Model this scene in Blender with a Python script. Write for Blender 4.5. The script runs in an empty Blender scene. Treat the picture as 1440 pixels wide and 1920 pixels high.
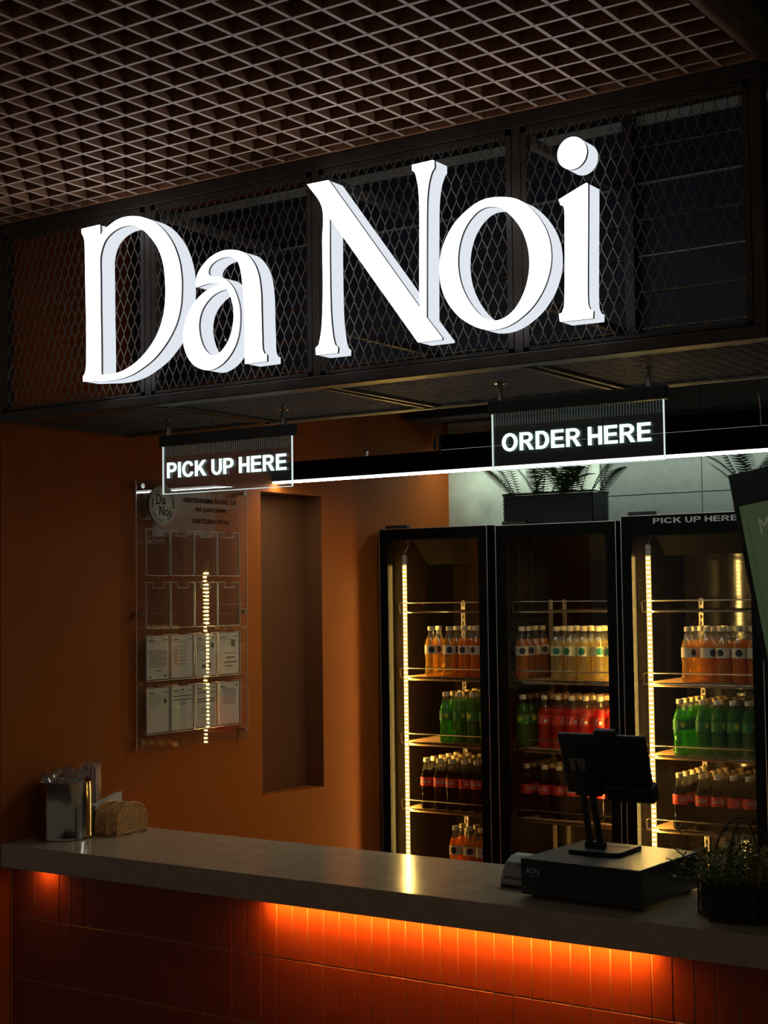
import bpy, bmesh, math, random
from mathutils import Vector, Matrix
random.seed(7)
R = math.radians
scene = bpy.context.scene
COL = scene.collection

# ------------------------------------------------------------------ camera
cam_data = bpy.data.cameras.new('camera')
cam_data.sensor_fit = 'VERTICAL'; cam_data.sensor_height = 36.0; cam_data.sensor_width = 27.0
cam_data.lens = 2747.0 / 1920.0 * 36.0
cam_data.clip_start = 0.05; cam_data.clip_end = 60
cam = bpy.data.objects.new('camera', cam_data); COL.objects.link(cam)
yaw, pitch, roll = R(33.724), R(3.226), R(-0.728)
fw = Vector((-math.sin(yaw)*math.cos(pitch), math.cos(yaw)*math.cos(pitch), math.sin(pitch)))
rt = fw.cross(Vector((0, 0, 1))).normalized(); up = rt.cross(fw)
r2 = math.cos(roll)*rt + math.sin(roll)*up
u2 = -math.sin(roll)*rt + math.cos(roll)*up
cam.matrix_world = Matrix(((r2.x, u2.x, -fw.x, 3.789), (r2.y, u2.y, -fw.y, -3.365), (r2.z, u2.z, -fw.z, 1.737), (0, 0, 0, 1)))
scene.camera = cam

# ------------------------------------------------------------------ world (dim mall ambience) and exposure
world = bpy.data.worlds.new('dim_mall_ambience'); scene.world = world
world.use_nodes = True
bg = world.node_tree.nodes['Background']
bg.inputs[0].default_value = (0.95, 0.83, 0.72, 1); bg.inputs[1].default_value = 0.062
vs = scene.view_settings
vs.view_transform = 'Standard'; vs.look = 'None'; vs.exposure = 0.0; vs.gamma = 1.0
vs.use_curve_mapping = False
cy = scene.cycles; cy.adaptive_threshold = 0.02
cy.max_bounces = 7; cy.diffuse_bounces = 3; cy.glossy_bounces = 3; cy.transmission_bounces = 3; cy.transparent_max_bounces = 24
cy.caustics_reflective = False; cy.caustics_refractive = False

# emission levels of the lights the place has
E_LETTER, E_LETTER_SIDE = 3.0, 0.86
E_BAR, E_BACKBAR = 24.0, 16.0
E_CHIP = 620.0       # the side of the LED tape that faces the shelves
E_CHIP_OUT = 250.0   # its outward side
E_UNDER = 115.0
E_TEXT = 1.6

# ------------------------------------------------------------------ materials
MATS = {}
def mat(name, col, rough=0.5, metal=0.0, spec=0.5, vary=0.0, vscale=8.0, bump=0.0, bscale=60.0, coat=0.0, emit=None, estr=0.0):
    if name in MATS: return MATS[name]
    m = bpy.data.materials.new(name); m.use_nodes = True
    nt = m.node_tree; b = nt.nodes['Principled BSDF']
    b.inputs['Roughness'].default_value = rough; b.inputs['Metallic'].default_value = metal
    b.inputs['Specular IOR Level'].default_value = spec; b.inputs['Coat Weight'].default_value = coat
    b.inputs['Base Color'].default_value = (*col, 1)
    tc = nt.nodes.new('ShaderNodeTexCoord')
    if vary > 0:
        n = nt.nodes.new('ShaderNodeTexNoise'); n.inputs['Scale'].default_value = vscale; n.inputs['Detail'].default_value = 5
        nt.links.new(tc.outputs['Object'], n.inputs['Vector'])
        r = nt.nodes.new('ShaderNodeValToRGB')
        r.color_ramp.elements[0].position = 0.3; r.color_ramp.elements[1].position = 0.7
        r.color_ramp.elements[0].color = (*[c*(1-vary) for c in col], 1)
        r.color_ramp.elements[1].color = (*[min(1, c*(1+vary)) for c in col], 1)
        nt.links.new(n.outputs['Fac'], r.inputs['Fac']); nt.links.new(r.outputs['Color'], b.inputs['Base Color'])
    if bump > 0:
        n2 = nt.nodes.new('ShaderNodeTexNoise'); n2.inputs['Scale'].default_value = bscale; n2.inputs['Detail'].default_value = 4
        nt.links.new(tc.outputs['Object'], n2.inputs['Vector'])
        bp = nt.nodes.new('ShaderNodeBump'); bp.inputs['Strength'].default_value = bump; bp.inputs['Distance'].default_value = 0.01
        nt.links.new(n2.outputs['Fac'], bp.inputs['Height']); nt.links.new(bp.outputs['Normal'], b.inputs['Normal'])
    if emit:
        b.inputs['Emission Color'].default_value = (*emit, 1); b.inputs['Emission Strength'].default_value = estr
    MATS[name] = m
    return m

def glow(name, col, strength):
    m = bpy.data.materials.new(name); m.use_nodes = True
    nt = m.node_tree; nt.nodes.clear()
    e = nt.nodes.new('ShaderNodeEmission'); o = nt.nodes.new('ShaderNodeOutputMaterial')
    e.inputs[0].default_value = (*col, 1); e.inputs[1].default_value = strength
    nt.links.new(e.outputs[0], o.inputs[0]); MATS[name] = m
    return m

def clear(name, tint=(1, 1, 1), refl=0.06, rough=0.02, haze=0.0, hazecol=(1, 1, 1), edge=0.35):
    """thin clear sheet: see-through with fresnel reflection"""
    m = bpy.data.materials.new(name); m.use_nodes = True
    nt = m.node_tree; nt.nodes.clear()
    o = nt.nodes.new('ShaderNodeOutputMaterial')
    t = nt.nodes.new('ShaderNodeBsdfTransparent'); t.inputs[0].default_value = (*tint, 1)
    d = nt.nodes.new('ShaderNodeBsdfDiffuse'); d.inputs[0].default_value = (*hazecol, 1)
    mx = nt.nodes.new('ShaderNodeMixShader'); mx.inputs[0].default_value = haze
    nt.links.new(t.outputs[0], mx.inputs[1]); nt.links.new(d.outputs[0], mx.inputs[2])
    g = nt.nodes.new('ShaderNodeBsdfGlossy'); g.inputs['Roughness'].default_value = rough
    lw = nt.nodes.new('ShaderNodeLayerWeight'); lw.inputs['Blend'].default_value = edge
    mp = nt.nodes.new('ShaderNodeMapRange'); mp.inputs['To Min'].default_value = refl; mp.inputs['To Max'].default_value = 0.9
    pw = nt.nodes.new('ShaderNodeMath'); pw.operation = 'POWER'; pw.inputs[1].default_value = 3.0
    nt.links.new(lw.outputs['Facing'], pw.inputs[0]); nt.links.new(pw.outputs[0], mp.inputs['Value'])
    m2 = nt.nodes.new('ShaderNodeMixShader')
    nt.links.new(mp.outputs[0], m2.inputs[0]); nt.links.new(mx.outputs[0], m2.inputs[1]); nt.links.new(g.outputs[0], m2.inputs[2])
    nt.links.new(m2.outputs[0], o.inputs[0]); MATS[name] = m
    return m

def drink(name, liquid, level=0.172, body=0.5, dens=1.0, gloss=0.075):
    """PET bottle: tinted below the fill level, clear above it"""
    m = bpy.data.materials.new(name); m.use_nodes = True
    nt = m.node_tree; nt.nodes.clear()
    o = nt.nodes.new('ShaderNodeOutputMaterial')
    tc = nt.nodes.new('ShaderNodeTexCoord'); sx = nt.nodes.new('ShaderNodeSeparateXYZ')
    nt.links.new(tc.outputs['Object'], sx.inputs[0])
    gt = nt.nodes.new('ShaderNodeMath'); gt.operation = 'GREATER_THAN'; gt.inputs[1].default_value = level
    nt.links.new(sx.outputs['Z'], gt.inputs[0])
    def cmix(a, b):
        mm = nt.nodes.new('ShaderNodeMix'); mm.data_type = 'RGBA'
        nt.links.new(gt.outputs[0], mm.inputs[0]); mm.inputs[6].default_value = (*a, 1); mm.inputs[7].default_value = (*b, 1)
        return mm.outputs[2]
    t = nt.nodes.new('ShaderNodeBsdfTransparent'); nt.links.new(cmix([c**dens for c in liquid], (0.93, 0.93, 0.9)), t.inputs[0])
    tr = nt.nodes.new('ShaderNodeBsdfTranslucent'); nt.links.new(cmix(liquid, (0.5, 0.48, 0.42)), tr.inputs[0])
    df = nt.nodes.new('ShaderNodeBsdfDiffuse'); nt.links.new(cmix(liquid, (0.3, 0.27, 0.2)), df.inputs[0])
    m0 = nt.nodes.new('ShaderNodeMixShader'); m0.inputs[0].default_value = 0.5
    nt.links.new(tr.outputs[0], m0.inputs[1]); nt.links.new(df.outputs[0], m0.inputs[2])
    m1 = nt.nodes.new('ShaderNodeMixShader')
    mm = nt.nodes.new('ShaderNodeMix'); mm.data_type = 'FLOAT'
    nt.links.new(gt.outputs[0], mm.inputs[0]); mm.inputs[2].default_value = body; mm.inputs[3].default_value = 0.12
    nt.links.new(mm.outputs[0], m1.inputs[0]); nt.links.new(t.outputs[0], m1.inputs[1]); nt.links.new(m0.outputs[0], m1.inputs[2])
    g = nt.nodes.new('ShaderNodeBsdfGlossy'); g.inputs['Roughness'].default_value = 0.06
    n = nt.nodes.new('ShaderNodeTexNoise'); n.inputs['Scale'].default_value = 90
    nt.links.new(tc.outputs['Object'], n.inputs['Vector'])
    bp = nt.nodes.new('ShaderNodeBump'); bp.inputs['Strength'].default_value = 0.035; bp.inputs['Distance'].default_value = 0.002
    nt.links.new(n.outputs['Fac'], bp.inputs['Height']); nt.links.new(bp.outputs['Normal'], g.inputs['Normal'])
    lw = nt.nodes.new('ShaderNodeLayerWeight'); lw.inputs['Blend'].default_value = 0.3
    mp = nt.nodes.new('ShaderNodeMapRange'); mp.inputs['To Min'].default_value = gloss; mp.inputs['To Max'].default_value = 0.55
    pw = nt.nodes.new('ShaderNodeMath'); pw.operation = 'POWER'; pw.inputs[1].default_value = 3.5
    nt.links.new(lw.outputs['Facing'], pw.inputs[0]); nt.links.new(pw.outputs[0], mp.inputs['Value'])
    m2 = nt.nodes.new('ShaderNodeMixShader')
    nt.links.new(mp.outputs[0], m2.inputs[0]); nt.links.new(m1.outputs[0], m2.inputs[1]); nt.links.new(g.outputs[0], m2.inputs[2])
    nt.links.new(m2.outputs[0], o.inputs[0]); MATS[name] = m
    return m

M_wall = mat('orange_wall_paint', (0.37, 0.088, 0.010), 0.6, spec=0.14, vary=0.06, vscale=3, bump=0.04, bscale=140)
M_grille = mat('brown_painted_grille', (0.34, 0.165, 0.09), 0.55, vary=0.22, vscale=14)
M_gredge = mat('lit_grille_edge', (0.88, 0.63, 0.49), 0.5, vary=0.22, vscale=9)
M_pipe = mat('rusty_brown_pipe', (0.16, 0.09, 0.055), 0.5, vary=0.3, vscale=12)
M_black = mat('matt_black_plenum', (0.012, 0.012, 0.012), 0.9, vary=0.1)
M_frame = mat('dark_bronze_steel', (0.075, 0.062, 0.052), 0.42, metal=0.25, vary=0.2, vscale=18, bump=0.03)
M_mesh = mat('expanded_metal_grey', (0.22, 0.195, 0.175), 0.45, metal=0.5, vary=0.15, vscale=20)
M_smesh = mat('soffit_mesh_bronze', (0.12, 0.098, 0.08), 0.5, metal=0.4, vary=0.15, vscale=20)
M_navy = mat('dark_navy_boards', (0.02, 0.024, 0.038), 0.6, vary=0.25, vscale=4)
M_cream = mat('cream_trim', (0.5, 0.47, 0.4), 0.6, vary=0.12, vscale=9)
M_floor = mat('dark_floor_tile', (0.10, 0.085, 0.07), 0.35, vary=0.2, vscale=2)
M_ctile = mat('grey_green_wall_tile', (0.23, 0.255, 0.23), 0.6, vary=0.07, vscale=22, bump=0.05)
M_grout = mat('dark_grout', (0.07, 0.075, 0.07), 0.85, vary=0.1)
M_plaster = mat('pale_stained_plaster', (0.66, 0.74, 0.60), 0.75, vary=0.22, vscale=7, bump=0.15, bscale=30)
M_column = mat('worn_dark_column', (0.085, 0.075, 0.06), 0.7, vary=0.55, vscale=9)
M_counter = mat('beige_quartz', (0.60, 0.47, 0.32), 0.14, vary=0.10, vscale=16, bump=0.01)
M_tile = mat('terracotta_tile', (0.36, 0.058, 0.014), 0.32, vary=0.10, vscale=10, bump=0.08, bscale=35)
M_tgrout = mat('pale_orange_grout', (0.78, 0.45, 0.24), 0.9, vary=0.1)
M_cab = mat('black_cooler_shell', (0.005, 0.005, 0.005), 0.35, spec=0.04, vary=0.1)
M_liner = mat('dark_cooler_liner', (0.006, 0.005, 0.004), 0.2, spec=0.02, vary=0.12, vscale=6)
M_liner2 = mat('dark_cooler_back_liner', (0.008, 0.006, 0.005), 0.08, spec=0.3, vary=0.12, vscale=6, bump=0.012, bscale=10)
M_trim = mat('satin_silver_trim', (0.62, 0.56, 0.52), 0.35, metal=0.8, vary=0.05)
M_wire = mat('plated_wire', (0.26, 0.21, 0.15), 0.3, metal=0.9, vary=0.08)
M_dwire = mat('dark_coated_wire', (0.06, 0.045, 0.035), 0.4, metal=0.3, vary=0.08)
M_stand = mat('galvanised_standard', (0.72, 0.62, 0.48), 0.4, metal=0.6, vary=0.08)
M_board = mat('tan_fibre_tray', (0.40, 0.22, 0.08), 0.7, vary=0.12, vscale=12)
M_white = mat('white_plastic', (0.78, 0.74, 0.66), 0.5, vary=0.04)
M_chrome = mat('brushed_steel', (0.50, 0.45, 0.37), 0.16, metal=1.0, vary=0.04, vscale=30)
M_steel = mat('polished_steel', (0.7, 0.68, 0.64), 0.12, metal=1.0, vary=0.03)
M_pos = mat('black_textured_metal', (0.012, 0.011, 0.010), 0.30, spec=0.6, vary=0.2, vscale=90, bump=0.05, bscale=400)
M_posp = mat('black_plastic', (0.022, 0.021, 0.02), 0.45, vary=0.15, vscale=30)
M_grey = mat('light_grey_plastic', (0.42, 0.42, 0.41), 0.45, vary=0.05)
M_print = mat('black_print', (0.006, 0.006, 0.006), 0.9, spec=0.05, vary=0.05)
M_greyprint = mat('grey_print', (0.10, 0.095, 0.09), 0.7, vary=0.05)
M_paper = mat('white_paper', (0.82, 0.72, 0.57), 0.8, vary=0.04, vscale=10)
M_gold = mat('pale_gold_disc', (0.42, 0.36, 0.26), 0.45, vary=0.06)
M_wicker = mat('honey_wicker', (0.72, 0.40, 0.11), 0.5, vary=0.3, vscale=40)
M_film = clear('crumpled_clear_film', (0.94, 0.93, 0.92), 0.16, 0.12, 0.10, (0.85, 0.78, 0.74), 0.5)
M_straw = mat('wrapped_straw_paper', (0.72, 0.52, 0.42), 0.5, vary=0.12, vscale=60)
M_leaf = mat('dark_green_leaf', (0.24, 0.26, 0.06), 0.5, vary=0.4, vscale=25)
M_leafy = mat('yellow_green_leaf', (0.48, 0.38, 0.06), 0.5, vary=0.4, vscale=25)
M_fern = mat('fern_green', (0.06, 0.115, 0.03), 0.55, vary=0.35, vscale=20)
M_moss = mat('dark_moss', (0.02, 0.018, 0.01), 0.95, vary=0.4, vscale=40)
M_acr = clear('clear_acrylic', (0.97, 0.97, 0.96), 0.07, 0.015, 0.012, (0.9, 0.85, 0.8), 0.35)
M_acre = clear('acrylic_cut_edge', (0.85, 0.82, 0.78), 0.25, 0.15, 0.65, (0.95, 0.84, 0.74), 0.5)
M_sacr = clear('sign_acrylic', (0.90, 0.93, 0.92), 0.05, 0.03, 0.03, (0.8, 0.9, 0.9), 0.35)
M_glass = clear('door_glass', (0.90, 0.90, 0.88), 0.035, 0.01, 0.0, (1, 1, 1), 0.25)
M_silver = mat('silver_vinyl', (0.75, 0.77, 0.77), 0.5, vary=0.15, vscale=30)
M_green = mat('green_menu_print', (0.07, 0.10, 0.045), 0.55, vary=0.12, vscale=5, emit=(0.09, 0.13, 0.06), estr=0.28)  # weak emission stands in for light falling on the print
M_cable = mat('black_cable', (0.01, 0.01, 0.01), 0.5, vary=0.1)
M_lface = glow('lit_letter_face', (0.93, 0.94, 1.0), E_LETTER)
M_lside = glow('lit_letter_return', (0.88, 0.93, 1.0), E_LETTER_SIDE)
M_lgap = mat('grey_letter_seam', (0.16, 0.16, 0.17), 0.6, vary=0.05)
M_lip = glow('cool_white_diffuser_lip', (0.95, 1.0, 0.96), 3.0)
M_lip2 = glow('cool_white_diffuser_lip_back', (0.95, 1.0, 0.96), 0.7)
M_halo = glow('golden_led_halo', (1.0, 0.68, 0.17), 1.3)  # golden halo around the chips, put on the tape as emission
M_comb = glow('acrylic_light_streak', (0.75, 1.0, 0.95), 0.075)
M_barlit = glow('cool_white_diffuser', (0.93, 1.0, 0.93), E_BAR)
M_barlit2 = glow('cool_white_diffuser_back', (0.86, 1.0, 0.88), E_BACKBAR)
M_chip = glow('warm_led_chip', (1.0, 0.62, 0.16), E_CHIP)
M_chipout = glow('warm_led_chip_outer', (1.0, 0.62, 0.16), E_CHIP_OUT)
M_under = glow('amber_led_tape', (1.0, 0.41, 0.06), E_UNDER)
M_txt = glow('edge_lit_lettering', (0.72, 1.0, 0.95), E_TEXT)
M_sedge = glow('edge_lit_rim', (0.85, 1.0, 0.95), 0.8)

# ------------------------------------------------------------------ mesh helpers
class MB:
    def __init__(s): s.v = []; s.f = []; s.uvless = True
    def box(s, x0, x1, y0, y1, z0, z1):
        n = len(s.v)
        s.v += [(x0,y0,z0),(x1,y0,z0),(x1,y1,z0),(x0,y1,z0),(x0,y0,z1),(x1,y0,z1),(x1,y1,z1),(x0,y1,z1)]
        s.f += [(n,n+3,n+2,n+1),(n+4,n+5,n+6,n+7),(n,n+1,n+5,n+4),(n+1,n+2,n+6,n+5),(n+2,n+3,n+7,n+6),(n+3,n,n+4,n+7)]
        return s
    def hexa(s, pts):
        n = len(s.v); s.v += [tuple(p) for p in pts]
        s.f += [(n,n+3,n+2,n+1),(n+4,n+5,n+6,n+7),(n,n+1,n+5,n+4),(n+1,n+2,n+6,n+5),(n+2,n+3,n+7,n+6),(n+3,n,n+4,n+7)]
        return s
    def bar(s, p, q, w, h=None, upv=(0,0,1)):
        h = h or w; p = Vector(p); q = Vector(q); d = (q-p).normalized(); u = Vector(upv)
        if abs(d.dot(u)) > 0.98: u = Vector((0,1,0)) if abs(d.y) < 0.9 else Vector((1,0,0))
        a = d.cross(u).normalized()*(w/2); b = a.cross(d).normalized()*(h/2)
        return s.hexa([p-a-b, p+a-b, q+a-b, q-a-b, p-a+b, p+a+b, q+a+b, q-a+b])
    def tube(s, path, r, n=6, closed=False, cap=True):
        P = [Vector(p) for p in path]; m = len(P); st = len(s.v); prev = None
        for i, p in enumerate(P):
            a = P[(i-1) % m] if (closed or i > 0) else p
            b = P[(i+1) % m] if (closed or i < m-1) else p
            d = (b-a).normalized()
            if prev is None:
                u = Vector((0,0,1)) if abs(d.z) < 0.9 else Vector((1,0,0))
                prev = d.cross(u).normalized()
            else:
                prev = (prev - d*prev.dot(d)).normalized()
            w = d.cross(prev); rr = r[i] if isinstance(r, (list, tuple)) else r
            for k in range(n):
                t = 2*math.pi*k/n; s.v.append(tuple(p + (prev*math.cos(t)+w*math.sin(t))*rr))
        for i in range(m if closed else m-1):
            for k in range(n):
                a0 = st+i*n+k; a1 = st+i*n+(k+1) % n; b0 = st+((i+1) % m)*n+k; b1 = st+((i+1) % m)*n+(k+1) % n
                s.f.append((a0,a1,b1,b0))
        if cap and not closed:
            s.f.append(tuple(st+k for k in range(n))[::-1]); s.f.append(tuple(st+(m-1)*n+k for k in range(n)))
        return s
    def lathe(s, prof, n=20, c=(0,0,0), a0=0.0, a1=2*math.pi, capb=True, capt=True):
        st = len(s.v); full = abs(a1-a0-2*math.pi) < 1e-6; cnt = n if full else n+1
        for (r, z) in prof:
            for k in range(cnt):
                t = a0+(a1-a0)*k/n; s.v.append((c[0]+r*math.cos(t), c[1]+r*math.sin(t), c[2]+z))
        for i in range(len(prof)-1):
            for k in range(n):
                k1 = (k+1) % cnt
                s.f.append((st+i*cnt+k, st+i*cnt+k1, st+(i+1)*cnt+k1, st+(i+1)*cnt+k))
        if full and capb: s.f.append(tuple(st+k for k in range(n))[::-1])
        if full and capt: s.f.append(tuple(st+(len(prof)-1)*cnt+k for k in range(n)))
        return s
    def prism(s, poly, axis, a, b):
        """poly in the two other axes, extruded along axis from a to b"""
        def P(u, v, w): return {'x': (w,u,v), 'y': (u,w,v), 'z': (u,v,w)}[axis]
        n = len(poly); st = len(s.v)
        s.v += [P(u, v, a) for u, v in poly]+[P(u, v, b) for u, v in poly]
        s.f.append(tuple(range(st, st+n))); s.f.append(tuple(range(st+2*n-1, st+n-1, -1)))
        for i in range(n): s.f.append((st+(i+1) % n, st+i, st+n+i, st+n+(i+1) % n))
        return s
    def add_mesh(s, me, fn):
        st = len(s.v); s.v += [tuple(fn(v.co)) for v in me.vertices]
        s.f += [tuple(st+i for i in p.vertices) for p in me.polygons]
        return s
    def mesh(s, name, m, smooth=False, off=(0,0,0)):
        me = bpy.data.meshes.new(name)
        me.from_pydata([(a-off[0], b-off[1], c-off[2]) for a, b, c in s.v], [], s.f)
        bm = bmesh.new(); bm.from_mesh(me); bmesh.ops.recalc_face_normals(bm, faces=bm.faces); bm.to_mesh(me); bm.free()
        if smooth:
            me.polygons.foreach_set('use_smooth', [True]*len(me.polygons))
            me.set_sharp_from_angle(angle=R(40))
        me.materials.append(m); me.update()
        return me
    def build(s, name, m, parent=None, smooth=False, local=False, bevel=0.0):
        off = (0,0,0) if local else wloc(parent)
        o = bpy.data.objects.new(name, s.mesh(name, m, smooth, off)); COL.objects.link(o)
        if parent: o.parent = parent
        if bevel:
            b = o.modifiers.new('bevel', 'BEVEL'); b.width = bevel; b.segments = 2; b.limit_method = 'ANGLE'
        return o

def wloc(o):
    p = Vector((0,0,0))
    while o: p += o.location; o = o.parent
    return p
def tag(o, label=None, cat=None, group=None, kind=None):
    if label: o['label'] = label
    if cat: o['category'] = cat
    if group: o['group'] = group
    if kind: o['kind'] = kind
    return o
def thing(name, label, cat, loc, group=None, rz=0.0):
    o = bpy.data.objects.new(name, None); COL.objects.link(o); o.empty_display_size = 0.05
    o.location = loc; o.rotation_euler = (0,0,rz)
    return tag(o, label, cat, group)
def inst(name, me, parent=None, loc=(0,0,0), rz=0.0):
    o = bpy.data.objects.new(name, me); COL.objects.link(o)
    if parent: o.parent = parent
    o.location = loc; o.rotation_euler = (0,0,rz)
    return o
def copy_tree(o, parent=None):
    c = o.copy(); COL.objects.link(c); c.parent = parent
    for ch in list(o.children): copy_tree(ch, c)
    return c

def text_mesh(s, offset=0.0, shear=0.0, extrude=0.02, spacing=1.0, res=3):
    cu = bpy.data.curves.new('t', 'FONT'); cu.body = s; cu.offset = offset; cu.shear = shear; cu.extrude = extrude
    cu.space_character = spacing; cu.resolution_u = res
    ob = bpy.data.objects.new('t', cu); COL.objects.link(ob)
    dg = bpy.context.evaluated_depsgraph_get(); me = bpy.data.meshes.new_from_object(ob.evaluated_get(dg))
    bpy.data.objects.remove(ob); bpy.data.curves.remove(cu)
    xs = [v.co.x for v in me.vertices]; ys = [v.co.y for v in me.vertices]
    x0, x1, y0, y1 = min(xs), max(xs), min(ys), max(ys)
    for v in me.vertices: v.co.x = (v.co.x-x0)/(x1-x0); v.co.y = (v.co.y-y0)/(y1-y0)
    return me     # x and y in 0..1, z is +-extrude

def smooth_loop(pts, sub=5, ang=38):
    """Catmull-Rom through the points, corners kept sharp"""
    n = len(pts); V = [Vector(p) for p in pts]; corner = []
    for i in range(n):
        a = (V[i]-V[i-1]); b = (V[(i+1) % n]-V[i])
        corner.append(math.degrees(a.angle(b)) > ang if a.length > 0 and b.length > 0 else True)
    out = []
    for i in range(n):
        p1, p2 = V[i], V[(i+1) % n]
        p0 = p1 - (p2-p1) if corner[i] else V[i-1]
        p3 = p2 + (p2-p1) if corner[(i+1) % n] else V[(i+2) % n]
        L = (p2-p1).length
        t0 = (p2-p0); t3 = (p3-p1)
        m1 = t0.normalized()*L*0.95 if t0.length else t0; m2 = t3.normalized()*L*0.95 if t3.length else t3
        k = sub if L > 0.012 else 3
        for j in range(k):
            t = j/k; t2, t3_ = t*t, t*t*t
            out.append((2*t3_-3*t2+1)*p1+(t3_-2*t2+t)*m1+(-2*t3_+3*t2)*p2+(t3_-t2)*m2)
    return out
def outline_mesh(loops, y0, y1, name):
    """closed outlines in x,z (first outer, others holes) as a slab from y0 (front) to y1 (back)"""
    cu = bpy.data.curves.new('o', 'CURVE'); cu.dimensions = '2D'; cu.fill_mode = 'BOTH'; cu.extrude = abs(y1-y0)/2
    for lp in loops:
        sp = cu.splines.new('POLY'); sp.points.add(len(lp)-1); sp.use_cyclic_u = True
        for i, p in enumerate(lp): sp.points[i].co = (p[0], p[1], 0, 1)
    ob = bpy.data.objects.new('o', cu); COL.objects.link(ob)
    dg = bpy.context.evaluated_depsgraph_get(); me = bpy.data.meshes.new_from_object(ob.evaluated_get(dg))
    bpy.data.objects.remove(ob); bpy.data.curves.remove(cu)
    mb = MB(); yc = (y0+y1)/2
    mb.add_mesh(me, lambda c: (c.x, yc-c.z, c.y)); bpy.data.meshes.remove(me)
    return mb

# ------------------------------------------------------------------ bold sans capitals for the signs (cap height 1)
def glyph(ch):
    """returns (list of loops [outer, holes...], advance)"""
    S = 0.205
    def arc(cx, cy, rx, ry, a0, a1, n=10): return [(cx+rx*math.cos(R(a0+(a1-a0)*k/n)), cy+ry*math.sin(R(a0+(a1-a0)*k/n))) for k in range(n+1)]
    if ch == 'I': return [[(0,0),(S,0),(S,1),(0,1)]], S
    if ch == 'H': return [[(0,0),(S,0),(S,.40),(.60,.40),(.60,0),(.60+S,0),(.60+S,1),(.60,1),(.60,.58),(S,.58),(S,1),(0,1)]], .60+S
    if ch == 'E': return [[(0,0),(.76,0),(.76,.17),(S,.17),(S,.425),(.70,.425),(.70,.595),(S,.595),(S,.83),(.74,.83),(.74,1),(0,1)]], .76
    if ch == 'P':
        o = [(0,0),(S,0),(S,.375),(.40,.375)]+arc(.43,.6875,.35,.3125,-90,90)[0:]+[(0,1)]
        h = [(S,.54),(.40,.54)]+arc(.41,.6875,.155,.1475,-90,90)+[(S,.835)]
        return [o, h], .78
    if ch == 'R':
        o = [(0,0),(S,0),(S,.415),(.27,.415),(.36,.39),(.43,.30),(.60,0),(.85,0),(.69,.27),(.60,.39),(.55,.43)]+arc(.47,.715,.325,.285,-62,90)+[(0,1)]
        h = [(S,.57),(.42,.57)]+arc(.43,.7025,.155,.1325,-90,90)+[(S,.835)]
        return [o, h], .85
    if ch == 'D':
        o = [(0,0),(.36,0)]+arc(.36,.5,.44,.5,-90,90,16)+[(0,1)]
        h = [(S,.17),(.34,.17)]+arc(.34,.5,.245,.33,-90,90,14)+[(S,.83)]
        return [o, h], .80
    if ch == 'O': return [arc(.48,.5,.48,.515,0,350,35), arc(.48,.5,.265,.345,0,350,35)], .96
    if ch == 'C':
        o = arc(.47,.5,.47,.515,48,328,30); i = arc(.47,.5,.262,.345,326,40,24)
        return [[(.86,.705)]+o+[(.885,.30)]+[(.685,.335)]+i+[(.665,.675)]], .90
    if ch == 'U':
        o = [(0,1),(0,.40)]+arc(.40,.385,.40,.40,180,360,18)+[(.80,1),(.595,1),(.595,.39)]+arc(.40,.365,.195,.21,0,-180,14)+[(.205,1)]
        return [o], .80
    if ch == 'K': return [[(0,0),(S,0),(S,.285),(.345,.435),(.635,0),(.90,0),(.49,.585),(.875,1),(.60,1),(S,.565),(S,1),(0,1)]], .89
    return [], .28
def text_glyphs(s):
    """flat bold lettering, x and y in 0..1, z in -1..1"""
    mb = MB(); x = 0.0
    for ch in s:
        lo, adv = glyph(ch)
        if ch == ' ': x += 0.30; continue
        m = outline_mesh([[(a+x, b) for a, b in l] for l in lo], -1, 1, 'g')
        n = len(mb.v); mb.v += [(p[0], p[2], -p[1]) for p in m.v]; mb.f += [tuple(n+i for i in f) for f in m.f]
        x += adv+0.13
    X0 = min(v[0] for v in mb.v); X1 = max(v[0] for v in mb.v); Y0 = min(v[1] for v in mb.v); Y1 = max(v[1] for v in mb.v)
    mb.v = [((a-X0)/(X1-X0), (b-Y0)/(Y1-Y0), c) for a, b, c in mb.v]
    return mb.mesh('lettering', M_txt)

# ================================================================== SETTING
def struct(name, mb, m, bevel=0.0):
    o = mb.build(name, m, bevel=bevel); o['kind'] = 'structure'; return o
struct('floor', MB().box(-3, 6, -5, 3.2, -0.1, 0), M_floor)
struct('ceiling', MB().box(-3, 6, -5, 3.2, 3.6, 3.7), M_black)
NY0, NY1, NZ0, NZ1, ND = 1.39, 1.816, 0.909, 2.172, 0.10
wl = MB().box(-0.25, 0, 0, NY0, 0, 3.6).box(-0.25, 0, NY1, 2.91, 0, 3.6)
wl.box(-0.25, 0, NY0, NY1, 0, NZ0).box(-0.25, 0, NY0, NY1, NZ1, 3.6).box(-0.25, -ND, NY0, NY1, NZ0, NZ1)
wlo = struct('wall_left', wl, M_wall)
e_ = 0.0012
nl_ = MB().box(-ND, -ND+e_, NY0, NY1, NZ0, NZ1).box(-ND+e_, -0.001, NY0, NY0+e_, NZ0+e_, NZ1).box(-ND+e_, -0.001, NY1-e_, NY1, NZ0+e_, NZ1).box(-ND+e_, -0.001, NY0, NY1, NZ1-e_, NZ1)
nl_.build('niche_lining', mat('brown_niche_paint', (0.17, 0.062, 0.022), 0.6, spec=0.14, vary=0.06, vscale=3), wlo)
wb = struct('wall_back', MB().box(-0.25, 4.4, 2.91, 3.05, 0, 3.6), M_grout)
MB().box(0.0, 0.826, 2.896, 2.9105, 0, 3.6).build('plaster_panel', M_plaster, wb)
ctile = MB().box(0.002, 0.495, -0.007, 0, 0.002, 0.495).mesh('wall_tile', M_ctile)
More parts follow.
